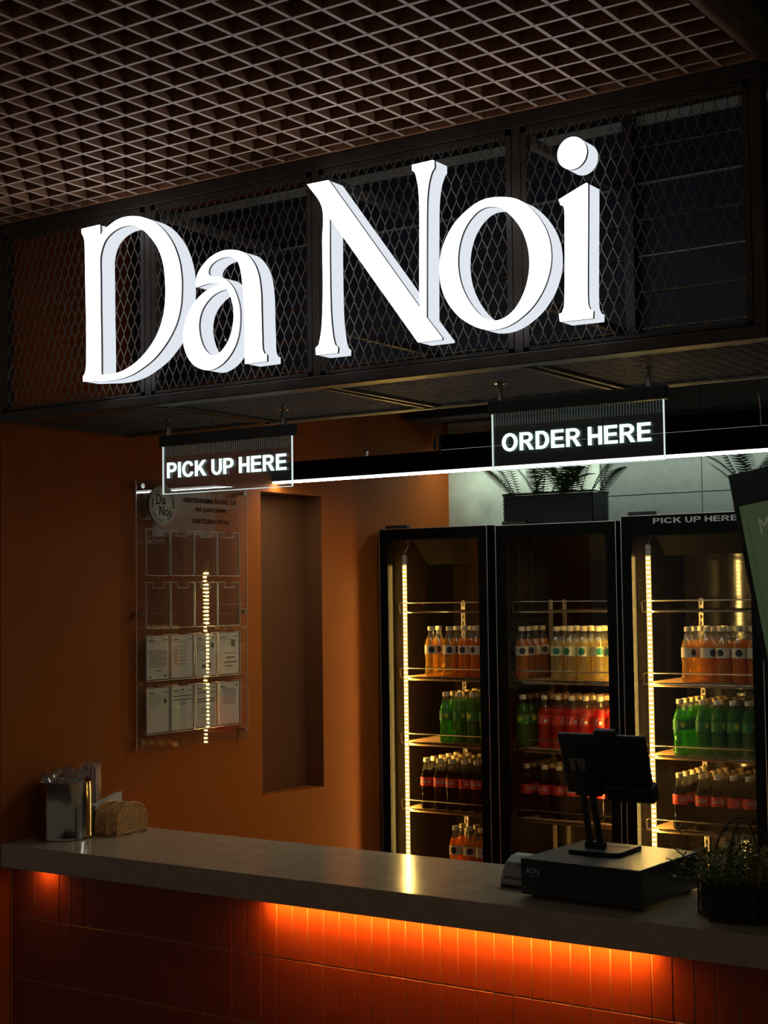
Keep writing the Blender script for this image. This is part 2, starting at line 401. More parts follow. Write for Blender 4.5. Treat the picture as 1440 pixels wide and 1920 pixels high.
for i in range(7):
    for j in range(-1, 3):
        inst('wall_tile', ctile, wb, (0.831+0.497*i, 2.91, 2.182+0.497*j))
wr = MB().box(2.66, 2.95, 0.0, 0.28, 2.33, 3.6).box(3.09, 3.3, 0.0, 0.5, 0, 2.33)
struct('wall_right', wr, M_column)
struct('trim_1', MB().box(2.685, 5.5, -2.6, 0.0, 3.06, 3.12), mat('brown_plaster_soffit', (0.10, 0.085, 0.06), 0.8, vary=0.2, vscale=5))

# ------------------------------------------------------------------ open-cell ceiling grille
gr = thing('ceiling_grille', 'brown open-cell grid ceiling hanging in front of the lit sign', 'ceiling grille', (1.2, -0.9, 2.995))
GX, GY = 0.0826, 0.0866
blade_x = MB().box(-1.48, 1.436, -0.0048, 0.0048, 0, 0.058).mesh('cross_blade', M_grille)
blade_y = MB().box(-0.0048, 0.0048, -1.15, 0.8745, 0.0006, 0.0586).mesh('long_blade', M_grille)
for me_ in (blade_x, blade_y):      # light caught by the lower edges is put into a paler colour
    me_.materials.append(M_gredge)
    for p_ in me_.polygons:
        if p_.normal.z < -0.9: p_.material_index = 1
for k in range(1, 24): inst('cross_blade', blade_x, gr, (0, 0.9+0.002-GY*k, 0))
MB().box(-0.28, 2.64, -0.034, -0.024, 2.995, 3.055).build('border_trim', mat('copper_brown_trim', (0.55, 0.25, 0.12), 0.5, vary=0.3, vscale=10), gr)
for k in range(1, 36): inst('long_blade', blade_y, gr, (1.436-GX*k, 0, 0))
MB().tube([(2.658, 0.03, 3.012), (2.658, -0.5, 3.012), (2.658, -2.05, 3.012)], 0.024, 10).build('edge_pipe', M_pipe, gr, True)

# ------------------------------------------------------------------ sign fascia box of steel frames and expanded metal
def diamond_mesh(u0, u1, v0, v1, w, h, t, P):
    """expanded metal over a rectangle; P maps (u, v, depth) to a point"""
    mb = MB(); st = 0.055*h
    nu = int((u1-u0)/(w/2))+1; nv = int((v1-v0)/(h/2))+1
    def cl(a, b):
        (ua, va), (ub, vb) = a, b
        def inside(p): return u0-1e-6 <= p[0] <= u1+1e-6 and v0-1e-6 <= p[1] <= v1+1e-6
        if not (inside(a) or inside(b)): return None
        if inside(a) and inside(b): return a, b
        if not inside(a): a, b = b, a; ua, va, ub, vb = a[0], a[1], b[0], b[1]
        f = 1.0
        if ub > u1: f = min(f, (u1-ua)/(ub-ua))
        if ub < u0: f = min(f, (u0-ua)/(ub-ua))
        if vb > v1: f = min(f, (v1-va)/(vb-va))
        if vb < v0: f = min(f, (v0-va)/(vb-va))
        return a, (ua+(ub-ua)*f, va+(vb-va)*f)
    for i in range(nu+2):
        for j in range(nv+2):
            if (i+j) % 2: continue
            u = u0+i*w/2; v = v0+j*h/2
            segs = [((u, v-st), (u, v+st))]
            for su in (-1, 1): segs.append(((u, v+st), (u+su*w/2, v+h/2-st)))
            for sg in segs:
                c = cl(*sg)
                if c and (Vector(c[0])-Vector(c[1])).length > 1e-4:
                    a, b = c; mb.bar(P(*a), P(*b), t, t*1.3, tuple(Vector(P(0, 0, 1))-Vector(P(0, 0, 0))))
    return mb
fb = thing('sign_fascia', 'black steel mesh fascia box carrying the white lit letters', 'sign box', (1.32, 0.3, 2.33))
MB().box(0.0, 2.645, -0.02, 0.03, 2.957, 2.998).build('top_rail', M_frame, fb, bevel=0.003)
MB().box(0.0, 2.645, -0.02, 0.03, 2.33, 2.362).build('bottom_rail', M_frame, fb, bevel=0.003)
XM = [0.0, 0.682, 1.33, 1.984, 2.645]
for i, x in enumerate(XM):
    a, b = (x, x+0.03) if i == 0 else (x-0.03, x) if i == 4 else (x-0.013, x+0.013)
    MB().box(a, b, -0.018, 0.028, 2.362, 2.957).build('upright', M_frame, fb, bevel=0.002)
for i in range(4):
    a = XM[i]+(0.032 if i == 0 else 0.0155); b = XM[i+1]-(0.032 if i == 3 else 0.0155)
    z0, z1 = 2.3645, 2.9545
    w = 0.015
    p = MB().box(a, b, -0.0185, 0.008, z0, z0+w*0.6).box(a, b, -0.0185, 0.008, z1-w, z1)
    p.box(a, a+w, -0.0185, 0.008, z0, z1).box(b-w, b, -0.0185, 0.008, z0, z1)
    pf = p.build('panel_frame', M_frame, fb)
    diamond_mesh(a+w*0.6, b-w*0.6, z0+w*0.5, z1-w*0.6, 0.0308, 0.0772, 0.0019, lambda u, v, d=0: (u, -0.0165-d, v)).build('expanded_metal_sheet', M_mesh, pf)
for i in range(4):
    a, b = XM[i]+0.012, XM[i+1]-0.012
    p = MB().box(a, b, 0.035, 0.05, 2.331, 2.346).box(a, b, 0.585, 0.60, 2.331, 2.346)
    p.box(a, a+0.014, 0.035, 0.60, 2.331, 2.346).box(b-0.014, b, 0.035, 0.60, 2.331, 2.346)
    pf = p.build('soffit_frame', M_frame, fb)
    diamond_mesh(0.045, 0.59, a+0.01, b-0.01, 0.031, 0.0772, 0.0023, lambda u, v, d=0: (v, u, 2.341+d)).build('soffit_mesh', M_smesh, pf)
MB().box(0.0, 2.645, 0.602, 0.632, 2.33, 2.36).build('back_rail', M_frame, fb)
for x in XM[1:4]:
    MB().box(x-0.012, x+0.012, 0.03, 0.64, 2.925, 2.95).build('brace', mat('grey_brace', (0.16, 0.145, 0.125), 0.5, vary=0.15), fb)
    MB().box(x-0.01, x+0.01, 0.03, 0.64, 2.50, 2.52).build('brace', M_frame, fb)
MB().box(2.0, 2.03, 0.62, 0.65, 2.362, 3.3).build('rear_post', M_frame, fb)
MB().box(0.02, 0.05, 0.602, 0.65, 2.362, 3.3).build('rear_post', M_frame, fb)
def shutter(label, x0, x1, y, zs, lips):
    t = thing('roller_shutter', label, 'shutter', ((x0+x1)/2, y, 2.40))
    for z in zs:
        MB().box(x0, x1, y, y+0.02, z+0.004, z+0.105).build('shutter_slat', M_navy, t)
    for z in lips:
        MB().box(x0, x1, y-0.012, y+0.004, z+0.1055, z+0.1095).build('slat_lip', M_cream, t)
    MB().box(x0, x1, y-0.006, y+0.02, 3.128, 3.158).build('head_trim', M_cream, t)
Z6 = [2.405+0.1095*k for k in range(7)]
shutter('dark navy slatted shutter behind the mesh right of the letter i', 2.032, 2.655, 0.66, Z6, (Z6[2], Z6[4]))
shutter('long dark navy slatted shutter behind the letters D to o', 0.06, 1.998, 0.68, Z6, (Z6[4],))

# ------------------------------------------------------------------ lit letters
LET = {
'D':[[(0.4732,2.9001),(0.5486,2.9019),(0.5493,2.8625),(0.5828,2.8881),(0.6202,2.9038),(0.6531,2.9094),(0.6897,2.9073),(0.726,2.8996),(0.7659,2.8829),(0.7975,2.8616),(0.8288,2.8301),(0.8558,2.7906),(0.8749,2.7437),(0.8835,2.6955),(0.884,2.6514),(0.8799,2.6079),(0.8661,2.5626),(0.8426,2.5242),(0.8112,2.4893),(0.7717,2.4579),(0.7279,2.4355),(0.6837,2.4189),(0.6349,2.4099),(0.5856,2.4085),(0.5273,2.4123),(0.4788,2.4153),(0.4789,2.4321),(0.4873,2.4405),(0.4929,2.4706),(0.4931,2.5933),(0.4899,2.7168),(0.488,2.8097),(0.4859,2.8594),(0.4795,2.8774),(0.4732,2.8855)],[(0.5525,2.4298),(0.5519,2.5256),(0.5496,2.6479),(0.549,2.7398),(0.5483,2.7951),(0.5543,2.8218),(0.5702,2.8502),(0.5994,2.8703),(0.6366,2.8815),(0.6734,2.8814),(0.7058,2.8734),(0.7339,2.8578),(0.7577,2.8377),(0.7854,2.8067),(0.8049,2.7742),(0.8184,2.7337),(0.8241,2.6886),(0.825,2.65),(0.8217,2.6091),(0.8117,2.5718),(0.7958,2.5382),(0.7759,2.5107),(0.7481,2.484),(0.716,2.4605),(0.6797,2.4432),(0.6432,2.4317),(0.6022,2.4272)]],
'a':[[(1.2056,2.4076),(1.2058,2.4266),(1.196,2.431),(1.1905,2.4461),(1.1889,2.489),(1.1873,2.5567),(1.1864,2.6019),(1.1824,2.6385),(1.177,2.6641),(1.1658,2.6905),(1.1516,2.7107),(1.1374,2.7252),(1.1215,2.7354),(1.0998,2.7431),(1.0793,2.7471),(1.0528,2.7486),(1.0291,2.7451),(1.0021,2.7361),(0.981,2.7228),(0.9628,2.7067),(0.9521,2.6918),(0.9468,2.6762),(0.9458,2.6542),(0.9685,2.6583),(0.9986,2.6597),(1.0254,2.6555),(1.0402,2.6506),(1.0194,2.6482),(0.9924,2.6401),(0.9713,2.6312),(0.9501,2.6176),(0.9287,2.5969),(0.9102,2.5711),(0.8993,2.5443),(0.8951,2.5167),(0.8959,2.4886),(0.9049,2.462),(0.9184,2.4397),(0.9365,2.4217),(0.9576,2.4104),(0.9786,2.4037),(0.9995,2.4029),(1.0234,2.4086),(1.0471,2.42),(1.0708,2.4404),(1.0885,2.4636),(1.1004,2.4897),(1.1065,2.5186),(1.1084,2.5434),(1.107,2.5754),(1.0999,2.6013),(1.0885,2.6279),(1.0755,2.6456),(1.0609,2.6601),(1.0433,2.6705),(1.0196,2.6759),(0.9987,2.681),(0.9898,2.6891),(0.9914,2.7028),(1.002,2.7153),(1.02,2.7244),(1.0408,2.7289),(1.0644,2.7292),(1.085,2.7245),(1.0995,2.7168),(1.111,2.698),(1.118,2.6743),(1.1221,2.6464),(1.1261,2.6095),(1.1293,2.5409),(1.1298,2.4729),(1.13,2.4072)],[(1.0607,2.6342),(1.037,2.6321),(1.0102,2.624),(0.9862,2.6085),(0.968,2.5898),(0.9573,2.5702),(0.9516,2.543),(0.9539,2.5149),(0.9627,2.4862),(0.9761,2.464),(0.9939,2.4494),(1.0147,2.4434),(1.034,2.4476),(1.0533,2.4628),(1.0711,2.4837),(1.0831,2.5121),(1.0892,2.5456),(1.088,2.5754),(1.081,2.6014),(1.0752,2.6158),(1.068,2.6282)]],
'N':[[(1.3593,2.8935),(1.4324,2.8932),(1.729,2.4949),(1.7282,2.5537),(1.7318,2.7702),(1.729,2.8235),(1.724,2.8493),(1.7195,2.8657),(1.7109,2.8719),(1.71,2.8877),(1.7772,2.8892),(1.7779,2.8696),(1.7695,2.8602),(1.76,2.8339),(1.754,2.7977),(1.7513,2.7485),(1.746,2.4713),(1.7939,2.4108),(1.7931,2.4063),(1.721,2.4064),(1.4322,2.791),(1.4309,2.6887),(1.4314,2.5756),(1.4333,2.511),(1.4385,2.4623),(1.446,2.431),(1.4556,2.422),(1.4546,2.4061),(1.3845,2.4069),(1.3836,2.4263),(1.3948,2.4348),(1.4032,2.4694),(1.4077,2.514),(1.4107,2.5944),(1.4104,2.724),(1.4108,2.8197)]],
'o':[[(2.0189,2.7467),(2.0418,2.7339),(2.0673,2.7105),(2.0895,2.6825),(2.1059,2.6519),(2.1152,2.6224),(2.1187,2.5887),(2.1158,2.556),(2.1061,2.5242),(2.0898,2.4932),(2.065,2.463),(2.0359,2.4408),(2.0037,2.424),(1.9714,2.416),(1.939,2.4157),(1.9094,2.423),(1.8797,2.4381),(1.8498,2.46),(1.8258,2.4867),(1.8079,2.5154),(1.7961,2.5488),(1.7921,2.5841),(1.7933,2.616),(1.801,2.6469),(1.817,2.6793),(1.839,2.708),(1.8669,2.7303),(1.8975,2.7479),(1.9277,2.7576),(1.9545,2.759),(1.984,2.7555)],[(1.9556,2.736),(1.9776,2.7286),(1.9978,2.7137),(2.0207,2.6893),(2.0389,2.6619),(2.0513,2.6317),(2.0579,2.6025),(2.0596,2.5739),(2.0567,2.5435),(2.0474,2.5113),(2.0324,2.4824),(2.0131,2.459),(1.9895,2.4437),(1.963,2.4372),(1.9395,2.4417),(1.913,2.4565),(1.8895,2.4816),(1.869,2.5131),(1.8544,2.5466),(1.8468,2.582),(1.8459,2.6166),(1.8508,2.6504),(1.863,2.6831),(1.8817,2.7094),(1.9062,2.7294),(1.9303,2.7374)]],
'i':[[(2.225,2.7512),(2.2214,2.6176),(2.2178,2.4823),(2.2185,2.4497),(2.2232,2.4356),(2.2319,2.4305),(2.2306,2.4125),(2.1421,2.4138),(2.1404,2.4332),(2.1486,2.4349),(2.155,2.4519),(2.1574,2.49),(2.161,2.654),(2.1611,2.6898),(2.1584,2.7053),(2.15,2.7081),(2.1458,2.7226),(2.1778,2.7352),(2.2215,2.7518)]],
}
LAB = {'D': 'large white lit letter D at the left end of the sign', 'a': 'small white lit letter a beside the big D',
       'N': 'tall white lit letter N in the middle of the sign', 'o': 'round white lit letter o between N and i',
       'i': 'white lit letter i with round dot at the sign right end'}
YF, YB = -0.095, -0.024
def lit_part(loops, parent, nm):
    f = outline_mesh(loops, YF, YF+0.006, nm).build(nm+'face', M_lface, parent)
    outline_mesh(loops, YF+0.0061, YF+0.0145, nm).build(nm+'seam', M_lgap, parent)
    outline_mesh(loops, YF+0.0146, YB, nm).build(nm+'return', M_lside, parent)
    return f
for ch, loops in LET.items():
    sm = [smooth_loop(l) for l in loops]
    xs = [p[0] for p in loops[0]]; zs = [p[1] for p in loops[0]]
    t = thing('sign_letter', LAB[ch], 'letter', ((min(xs)+max(xs))/2, -0.06, min(zs)), 'letters of the lit sign')
    lit_part(sm, t, 'letter_')
    for dx in (0.3, 0.7):
        for dz in (0.15, 0.85):
            pass
    if ch == 'i':
        c = [(2.184+0.0395*math.cos(k*math.pi/24), 2.8348+0.0405*math.sin(k*math.pi/24)) for k in range(48)]
        lit_part([c], t, 'dot_')
    st = {'D': [(0.52, 2.5), (0.52, 2.8)], 'a': [(1.17, 2.5), (1.0, 2.5)], 'N': [(1.41, 2.5), (1.74, 2.8)], 'o': [(1.815, 2.6), (2.09, 2.6)], 'i': [(2.19, 2.5), (2.19, 2.7), (2.184, 2.835)]}[ch]
    for x, z in st:
        MB().tube([(x, YB-0.001, z), (x, -0.0202, z)], 0.004, 6).build('mounting_stud', M_steel, t)

# ================================================================== HANGING EDGE-LIT SIGNS
def hang_sign(label, txt, x0, x1, y, tx0, tx1, tz0, tz1, posts):
    t = thing('hanging_sign', label, 'sign', ((x0+x1)/2, y, 2.08), 'edge-lit signs hung under the fascia')
    MB().box(x0-0.008, x1+0.012, y-0.014, y+0.014, 2.239, 2.275).build('rail', M_posp, t, bevel=0.002)
    p = MB().box(x0, x1, y-0.003, y+0.003, 2.082, 2.2385).build('acrylic_panel', M_sacr, t)
    e = 0.0022
    q = MB().box(x0-e, x0, y-0.003, y+0.003, 2.080, 2.2385).box(x1, x1+e, y-0.003, y+0.003, 2.080, 2.2385).box(x0-e, x1+e, y-0.003, y+0.003, 2.0795, 2.0815)
    q.build('lit_rim', M_sedge, p)
    me = text_glyphs(txt)
    MB().add_mesh(me, lambda c: (tx0+c.x*(tx1-tx0), y-0.0045-c.z*0.001, tz0+c.y*(tz1-tz0))).build('lit_lettering', M_txt, p)
    cb_ = MB(); k = 0
    while x0+0.006+0.0085*k < x1-0.004:
        cb_.box(x0+0.006+0.0085*k, x0+0.008+0.0085*k, y+0.0032, y+0.0034, 2.205, 2.2385); k += 1
    tag(cb_.build('light_streaks', M_comb, p), kind='stuff')
    for px in posts:
        m = MB().lathe([(0.009, 0), (0.009, 0.045), (0.011, 0.046), (0.019, 0.048), (0.019, 0.0535)], 14, (px, y, 2.276))
        m.build('hanger_post', M_steel, t, True)
hang_sign('PICK UP HERE glowing acrylic sign hung near the orange wall', 'PICK UP HERE', 0.469, 1.008, 0.285, 0.489, 0.989, 2.132, 2.185, (0.493, 0.977))
hang_sign('ORDER HERE glowing acrylic sign hung over the till', 'ORDER HERE', 1.769, 2.281, 0.218, 1.80, 2.247, 2.131, 2.182, (1.794, 2.242))

# ================================================================== LINEAR LIGHTS
def light_bar(label, x0, x1, y, z0, z1, w, m, wires, lip, lipm):
    t = thing('linear_pendant_light', label, 'light', ((x0+x1)/2, y, z0))
    MB().box(x0, x1, y-w, y+w, z0+lip+0.0002, z1).build('housing', M_cab, t)
    d = MB().box(x0+0.002, x1, y-w+0.001, y+w-0.001, z0, z0+lip).build('diffuser', lipm, t)
    MB().box(x0+0.002, x1, y-w+0.003, y+w-0.003, z0-0.0006, z0-0.0001).build('lens', m, d)
    for x in wires:
        MB().lathe([(0.006, 0), (0.006, 0.022)], 10, (x, y, z1+0.0002)).build('wire_grip', M_steel, t)
        MB().tube([(x, y, z1+0.022), (x, y, 3.599)], 0.0008, 4).build('suspension_wire', M_steel, t)
    return t
bar1 = light_bar('long black pendant bar with bright white lower edge crossing the kitchen', 0.002, 2.75, 1.487, 2.208, 2.292, 0.022, M_barlit, (0.469, 1.5), 0.0075, M_lip)
bar2 = light_bar('black light bar close to the back wall above the coolers', 0.06, 2.9, 2.74, 2.436, 2.51, 0.03, M_barlit2, (0.9, 2.2), 0.0012, M_lip2)
MB().box(0.06, 2.9, 2.7095, 2.7115, 2.4315, 2.4365).build('glare_lip', M_cab, bar2)
tag(MB().box(0.03, 1.16, 2.45, 2.70, 2.56, 3.2).build('air_duct', M_navy, bevel=0.004), 'dark navy duct box high above the coolers', 'duct')
ch = MB(); pts = []
for k in range(41): pts.append((2.095+0.004*math.sin(k*0.9), 1.487+0.004*math.cos(k*0.7), 2.292+1.3*k/40))
ch.tube(pts, 0.003, 6).build('twisted_hanger', M_steel, bar1, True)
t = thing('dangling_cable', 'black cable with plug ends dangling below the fascia box', 'cable', (1.35, 0.60, 2.2))
MB().tube([(1.352, 0.617, 2.345), (1.351, 0.615, 2.31), (1.346, 0.61, 2.27), (1.352, 0.608, 2.24), (1.355, 0.607, 2.212)], 0.0018, 6).build('cord', M_cable, t, True)
MB().tube([(1.356, 0.618, 2.345), (1.341, 0.616, 2.31), (1.336, 0.612, 2.285), (1.343, 0.61, 2.25), (1.336, 0.608, 2.225)], 0.0018, 6).build('cord', M_cable, t, True)
MB().lathe([(0.003, 0), (0.005, 0.006), (0.005, 0.03), (0.002, 0.038)], 8, (1.355, 0.607, 2.183)).build('plug', M_cable, t, True)
MB().lathe([(0.003, 0), (0.005, 0.006), (0.005, 0.026), (0.002, 0.034)], 8, (1.335, 0.608, 2.198)).build('plug', M_cable, t, True)

# ================================================================== COUNTER
cb = thing('counter_base', 'orange terracotta tiled front of the service counter', 'counter', (1.5, 0.25, 0))
MB().box(0.002, 3.05, 0.0425, 0.45, 0, 0.853).build('body', M_tgrout, cb)
def tile_mesh(w, h):
    c = 0.0012; d = 0.0025
    mb = MB(); n = 0
    mb.v = [(0,0,0),(w,0,0),(w,0,h),(0,0,h),(0,-d+c,0),(w,-d+c,0),(w,-d+c,h),(0,-d+c,h),(c,-d,c),(w-c,-d,c),(w-c,-d,h-c),(c,-d,h-c)]
    mb.f = [(8,9,10,11)]
    for a, b in ((0,4),(4,8)):
        for k in range(4): mb.f.append((a+k, a+(k+1) % 4, b+(k+1) % 4, b+k))
    return mb.mesh('front_tile', M_tile)
TW = 0.0556
rows = [(0.692, 0.853), (0.4915, 0.689), (0.291, 0.4885), (0.0905, 0.288), (0.0, 0.0875)]
for z0, z1 in rows:
    tm = tile_mesh(TW-0.0028, z1-z0)
    for k in range(54):
        o = inst('front_tile', tm, cb, (0.0108+TW*k+0.0014-1.5, 0.0425-0.25+random.uniform(-0.0005, 0.0), z0))
wt = MB().box(0.001, 3.08, 0.0, 0.50, 0.8545, 0.93).build('worktop', M_counter, bevel=0.0012)
tag(wt, 'thick polished beige stone worktop along the service counter', 'worktop')
for lab, a, b, wdt in (('long amber LED strip glowing under the worktop over the tiles', 1.10, 2.30, 0.010), ('short amber LED strip under the worktop left end', 0.15, 0.22, 0.003)):
    tag(MB().box(a, b, 0.010, 0.010+wdt, 0.8533, 0.8543).build('led_strip', M_under), lab, 'light strip')

# ================================================================== DRINKS COOLERS
YD = 2.235
SH = [1.66, 1.36, 1.062, 0.760, 0.462]
def cooler(label, x0, w, top, border_top, led_side, stands, trays, text=None, ya0=0.098):
    t = thing('drinks_cooler', label, 'cooler', (x0+w/2, YD, 0), 'black glass-door coolers on the back wall')
    x1 = x0+w; yb = 2.872; wt_ = 0.022
    c = MB().box(x0, x0+wt_, YD+0.042, yb, 0.07, top).box(x1-wt_, x1, YD+0.042, yb, 0.07, top)
    c.box(x0+wt_, x1-wt_, YD+0.042, yb, top-0.03, top).box(x0+wt_, x1-wt_, YD+0.042, yb, 0.07, 0.20)
    c.box(x0+wt_, x1-wt_, yb-0.02, yb, 0.20, top-0.03)
    c.build('cabinet', M_cab, t)
    l = MB().box(x0+wt_+0.0005, x0+wt_+0.003, YD+0.05, yb-0.022, 0.205, top-0.032).box(x1-wt_-0.003, x1-wt_-0.0005, YD+0.05, yb-0.022, 0.205, top-0.032)
    l.build('liner', M_liner, t)
    MB().box(x0+wt_+0.003, x1-wt_-0.003, yb-0.024, yb-0.0205, 0.205, top-0.032).build('back_liner', M_liner2, t)
    # evaporator cover at the top of the liner
    e = MB().prism([(YD+0.20, top-0.034), (yb-0.03, top-0.034), (yb-0.03, top-0.16), (YD+0.34, top-0.16)], 'x', x0+0.05, x1-0.05)
    ev = e.build('fan_cover', M_liner, t)
    for i in range(4):
        px = x0+0.20+0.18*(i % 2); f = 0.25+0.5*(i // 2)
        MB().lathe([(0.005, 0), (0.004, 0.003)], 8, (px, YD+0.20+0.14*f-0.004, top-0.034-0.126*f-0.004)).build('screw', M_steel, ev)
    for fx in (x0+0.05, x1-0.05):
        for fy in (YD+0.08, yb-0.05):
            MB().lathe([(0.018, 0), (0.018, 0.01), (0.010, 0.012), (0.010, 0.0695)], 10, (fx, fy, 0)).build('foot', M_posp, t)
    # door: black frame, glass, pale edge trim
    bs = 0.046; zb = 0.10
    d = MB().box(x0, x1, YD, YD+0.038, top-border_top, top-0.001).box(x0, x1, YD, YD+0.038, zb, zb+0.06)
    d.box(x0, x0+bs, YD, YD+0.038, zb+0.06, top-border_top).box(x1-bs, x1, YD, YD+0.038, zb+0.06, top-border_top)
    d = d.build('door', M_cab, t)
    MB().box(x0+bs, x1-bs, YD+0.006, YD+0.012, zb+0.06, top-border_top).build('glass', M_glass, d)
    e = 0.0028
    q = MB().box(x0, x0+e, YD-0.002, YD-0.0002, zb, top).box(x1-e, x1, YD-0.002, YD-0.0002, zb, top).box(x0, x1, YD-0.002, YD-0.0002, top-e, top)
    q.build('edge_trim', M_trim, d)
    hx = x0+0.03
    MB().box(hx, hx+0.12, YD+0.006, YD+0.03, top+0.001, top+0.016).build('hinge_cover', M_posp, d, bevel=0.003)
    if text:
        me = text_glyphs(text[0])
        a, b, z0, z1 = text[1:]
        MB().add_mesh(me, lambda c: (a+c.x*(b-a), YD-0.001-c.z*0.0006, z0+c.y*(z1-z0))).build('vinyl_lettering', M_silver, d)
    # wire shelves
    for si, z in enumerate(SH):
        xa, xb, ya, ybk = x0+0.045, x1-0.045, YD+ya0, yb-0.035
        s = MB().tube([(xa, ya, z-0.008), (xb, ya, z-0.008), (xb, ybk, z-0.008), (xa, ybk, z-0.008)], 0.0038, 6, True)
        s.tube([(xa, ya+0.002, z-0.006), (xa, ya-0.006, z+0.032), (xa+0.008, ya-0.006, z+0.038), (xb-0.008, ya-0.006, z+0.038), (xb, ya-0.006, z+0.032), (xb, ya+0.002, z-0.006)], 0.003, 6)
        for k in range(1, 22):
            xx = xa+(xb-xa)*k/22; s.bar((xx, ya, z-0.0038), (xx, ybk, z-0.0038), 0.0026)
        for k in (1, 2):
            yy = ya+(ybk-ya)*k/3; s.bar((xa, yy, z-0.0082), (xb, yy, z-0.0082), 0.005)
        so = s.build('shelf', M_wire, t, False)
        if si in trays:
            MB().box(xa+0.015, xb-0.006, ya+0.01, ybk-0.02, z-0.0022, z+0.0002).build('tray', M_board, so)
            MB().box(xa+0.03, xb-0.006, ya+0.02, ybk-0.03, z-0.020, z-0.0125).build('tray', M_board, so)
    for (ax, p) in stands:
        s = MB()
        if ax == 'b':
            s.box(p-0.011, p-0.004, yb-0.036, yb-0.0245, 0.25, 1.70).box(p+0.004, p+0.011, yb-0.036, yb-0.0245, 0.25, 1.70)
            for k in range(49): s.box(p-0.004, p+0.004, yb-0.033, yb-0.0245, 0.25+0.03*k, 0.264+0.03*k)
        else:
            s.box(x0+0.0255, x0+0.036, p-0.011, p-0.004, 0.25, 1.70).box(x0+0.0255, x0+0.036, p+0.004, p+0.011, 0.25, 1.70)
            for k in range(49): s.box(x0+0.0255, x0+0.033, p-0.004, p+0.004, 0.25+0.03*k, 0.264+0.03*k)
        s.build('shelf_standard', M_stand, t)
    # LED strip
    lx = x0+0.082 if led_side < 0 else x1-0.048
    ly = YD+0.085 if led_side < 0 else YD+0.082; zt = top-0.165
    ls = MB().box(lx-0.0115, lx+0.0115, ly-0.0008, ly+0.0008, 0.30, zt).build('led_strip', M_halo, t)
    cp = MB(); co = MB()
    z = zt-0.012
    while z > 0.30:
        cp.box(lx-0.0065, lx+0.0065, ly+0.0010, ly+0.0014, z-0.0030, z+0.0030)
        co.box(lx-0.0065, lx+0.0065, ly-0.0014, ly-0.0010, z-0.0030, z+0.0030); z -= 0.0193
    tag(cp.build('led_chips', M_chip, ls), kind='stuff'); tag(co.build('led_chips', M_chipout, ls), kind='stuff')
    MB().box(lx-0.009, lx+0.011, ly-0.004, ly+0.006, zt+0.002, zt+0.045).build('connector', M_white, ls)
    MB().tube([(lx, ly, zt+0.045), (lx+0.004, ly, zt+0.06), (lx+0.022, ly, zt+0.085), (lx+0.018, ly+0.004, zt+0.105), (lx+0.022, ly+0.01, zt+0.128)], 0.0022, 6).build('lead', M_white, ls, True)
    return t
C1 = cooler('black glass-door drinks cooler nearest the orange wall', 0.022, 0.571, 2.037, 0.052, -1, [('b', 0.108)], (1, 2, 3))
C2 = cooler('black glass-door drinks cooler in the middle, behind the tablet till', 0.634, 0.575, 2.033, 0.052, 1, [('s', 2.69), ('s', 2.83)], (1, 2, 3), None, 0.066)
C3 = cooler('black glass-door drinks cooler at right with silver PICK UP HERE lettering', 1.231, 0.596, 2.050, 0.085, -1, [('b', 1.335)], (1, 2, 3), ('PICK UP HERE', 1.376, 1.737, 2.013, 2.036))

# ================================================================== BOTTLES
BP = [(0.020, 0), (0.026, 0.002), (0.0292, 0.010), (0.0296, 0.030), (0.0280, 0.050), (0.0266, 0.068), (0.0280, 0.086), (0.0296, 0.098), (0.0298, 0.104),
      (0.0298, 0.142), (0.0284, 0.150), (0.0245, 0.164), (0.0188, 0.179), (0.0145, 0.192), (0.0126, 0.202), (0.0126, 0.210)]
def bottle_kind(nm, dmat, lab_col, lab_rough, emblem, capcol):
    body = MB().lathe(BP, 18, capt=False).mesh('body', dmat, True)
    cap = MB().lathe([(0.0150, 0.2085), (0.0155, 0.2095), (0.0155, 0.226), (0.0143, 0.228)], 16).mesh('cap', capcol, True)
    lb = MB().lathe([(0.0301, 0.102), (0.0301, 0.143)], 18, capb=False, capt=False).mesh('label_band', lab_col, True)
    em = emblem
    return body, cap, lb, em
def wrap(mb, r=0.0305):
    """wrap a flat x/z drawing (metres, centred on x=0) round the bottle, facing -y"""
    mb.v = [((r-b*1.0)*math.sin(a/r), -(r-b*1.0)*math.cos(a/r), c) for a, b, c in mb.v]
    return mb
def wtext(s, w, h, z, shear=0.3, off=0.01):
    me = text_mesh(s, off, shear, 0.3, res=2)
    return wrap(MB().add_mesh(me, lambda c: ((c.x-0.5)*w, -c.z*0.0006, z+c.y*h)))
M_cap = mat('cream_bottle_cap', (0.80, 0.66, 0.42), 0.5, vary=0.06)
M_lred = mat('red_cola_label', (0.72, 0.035, 0.022), 0.45, vary=0.08, vscale=30)
M_lbei = mat('beige_juice_label', (0.72, 0.60, 0.44), 0.5, vary=0.08, vscale=30)
M_lgrn = mat('green_soda_label', (0.05, 0.22, 0.04), 0.45, vary=0.15, vscale=30)
M_lpal = mat('pale_lemon_label', (0.74, 0.72, 0.40), 0.5, vary=0.08, vscale=30)
M_lpink = mat('bright_red_soda_label', (0.80, 0.06, 0.035), 0.45, vary=0.08, vscale=30)
M_ink = mat('dark_navy_ink', (0.012, 0.015, 0.03), 0.5, vary=0.1)
M_teal = mat('teal_green_ink', (0.015, 0.22, 0.12), 0.5, vary=0.1)
M_wink = mat('white_ink', (0.85, 0.78, 0.68), 0.5, vary=0.05)
M_yink = mat('yellow_ink', (0.75, 0.72, 0.05), 0.5, vary=0.1)
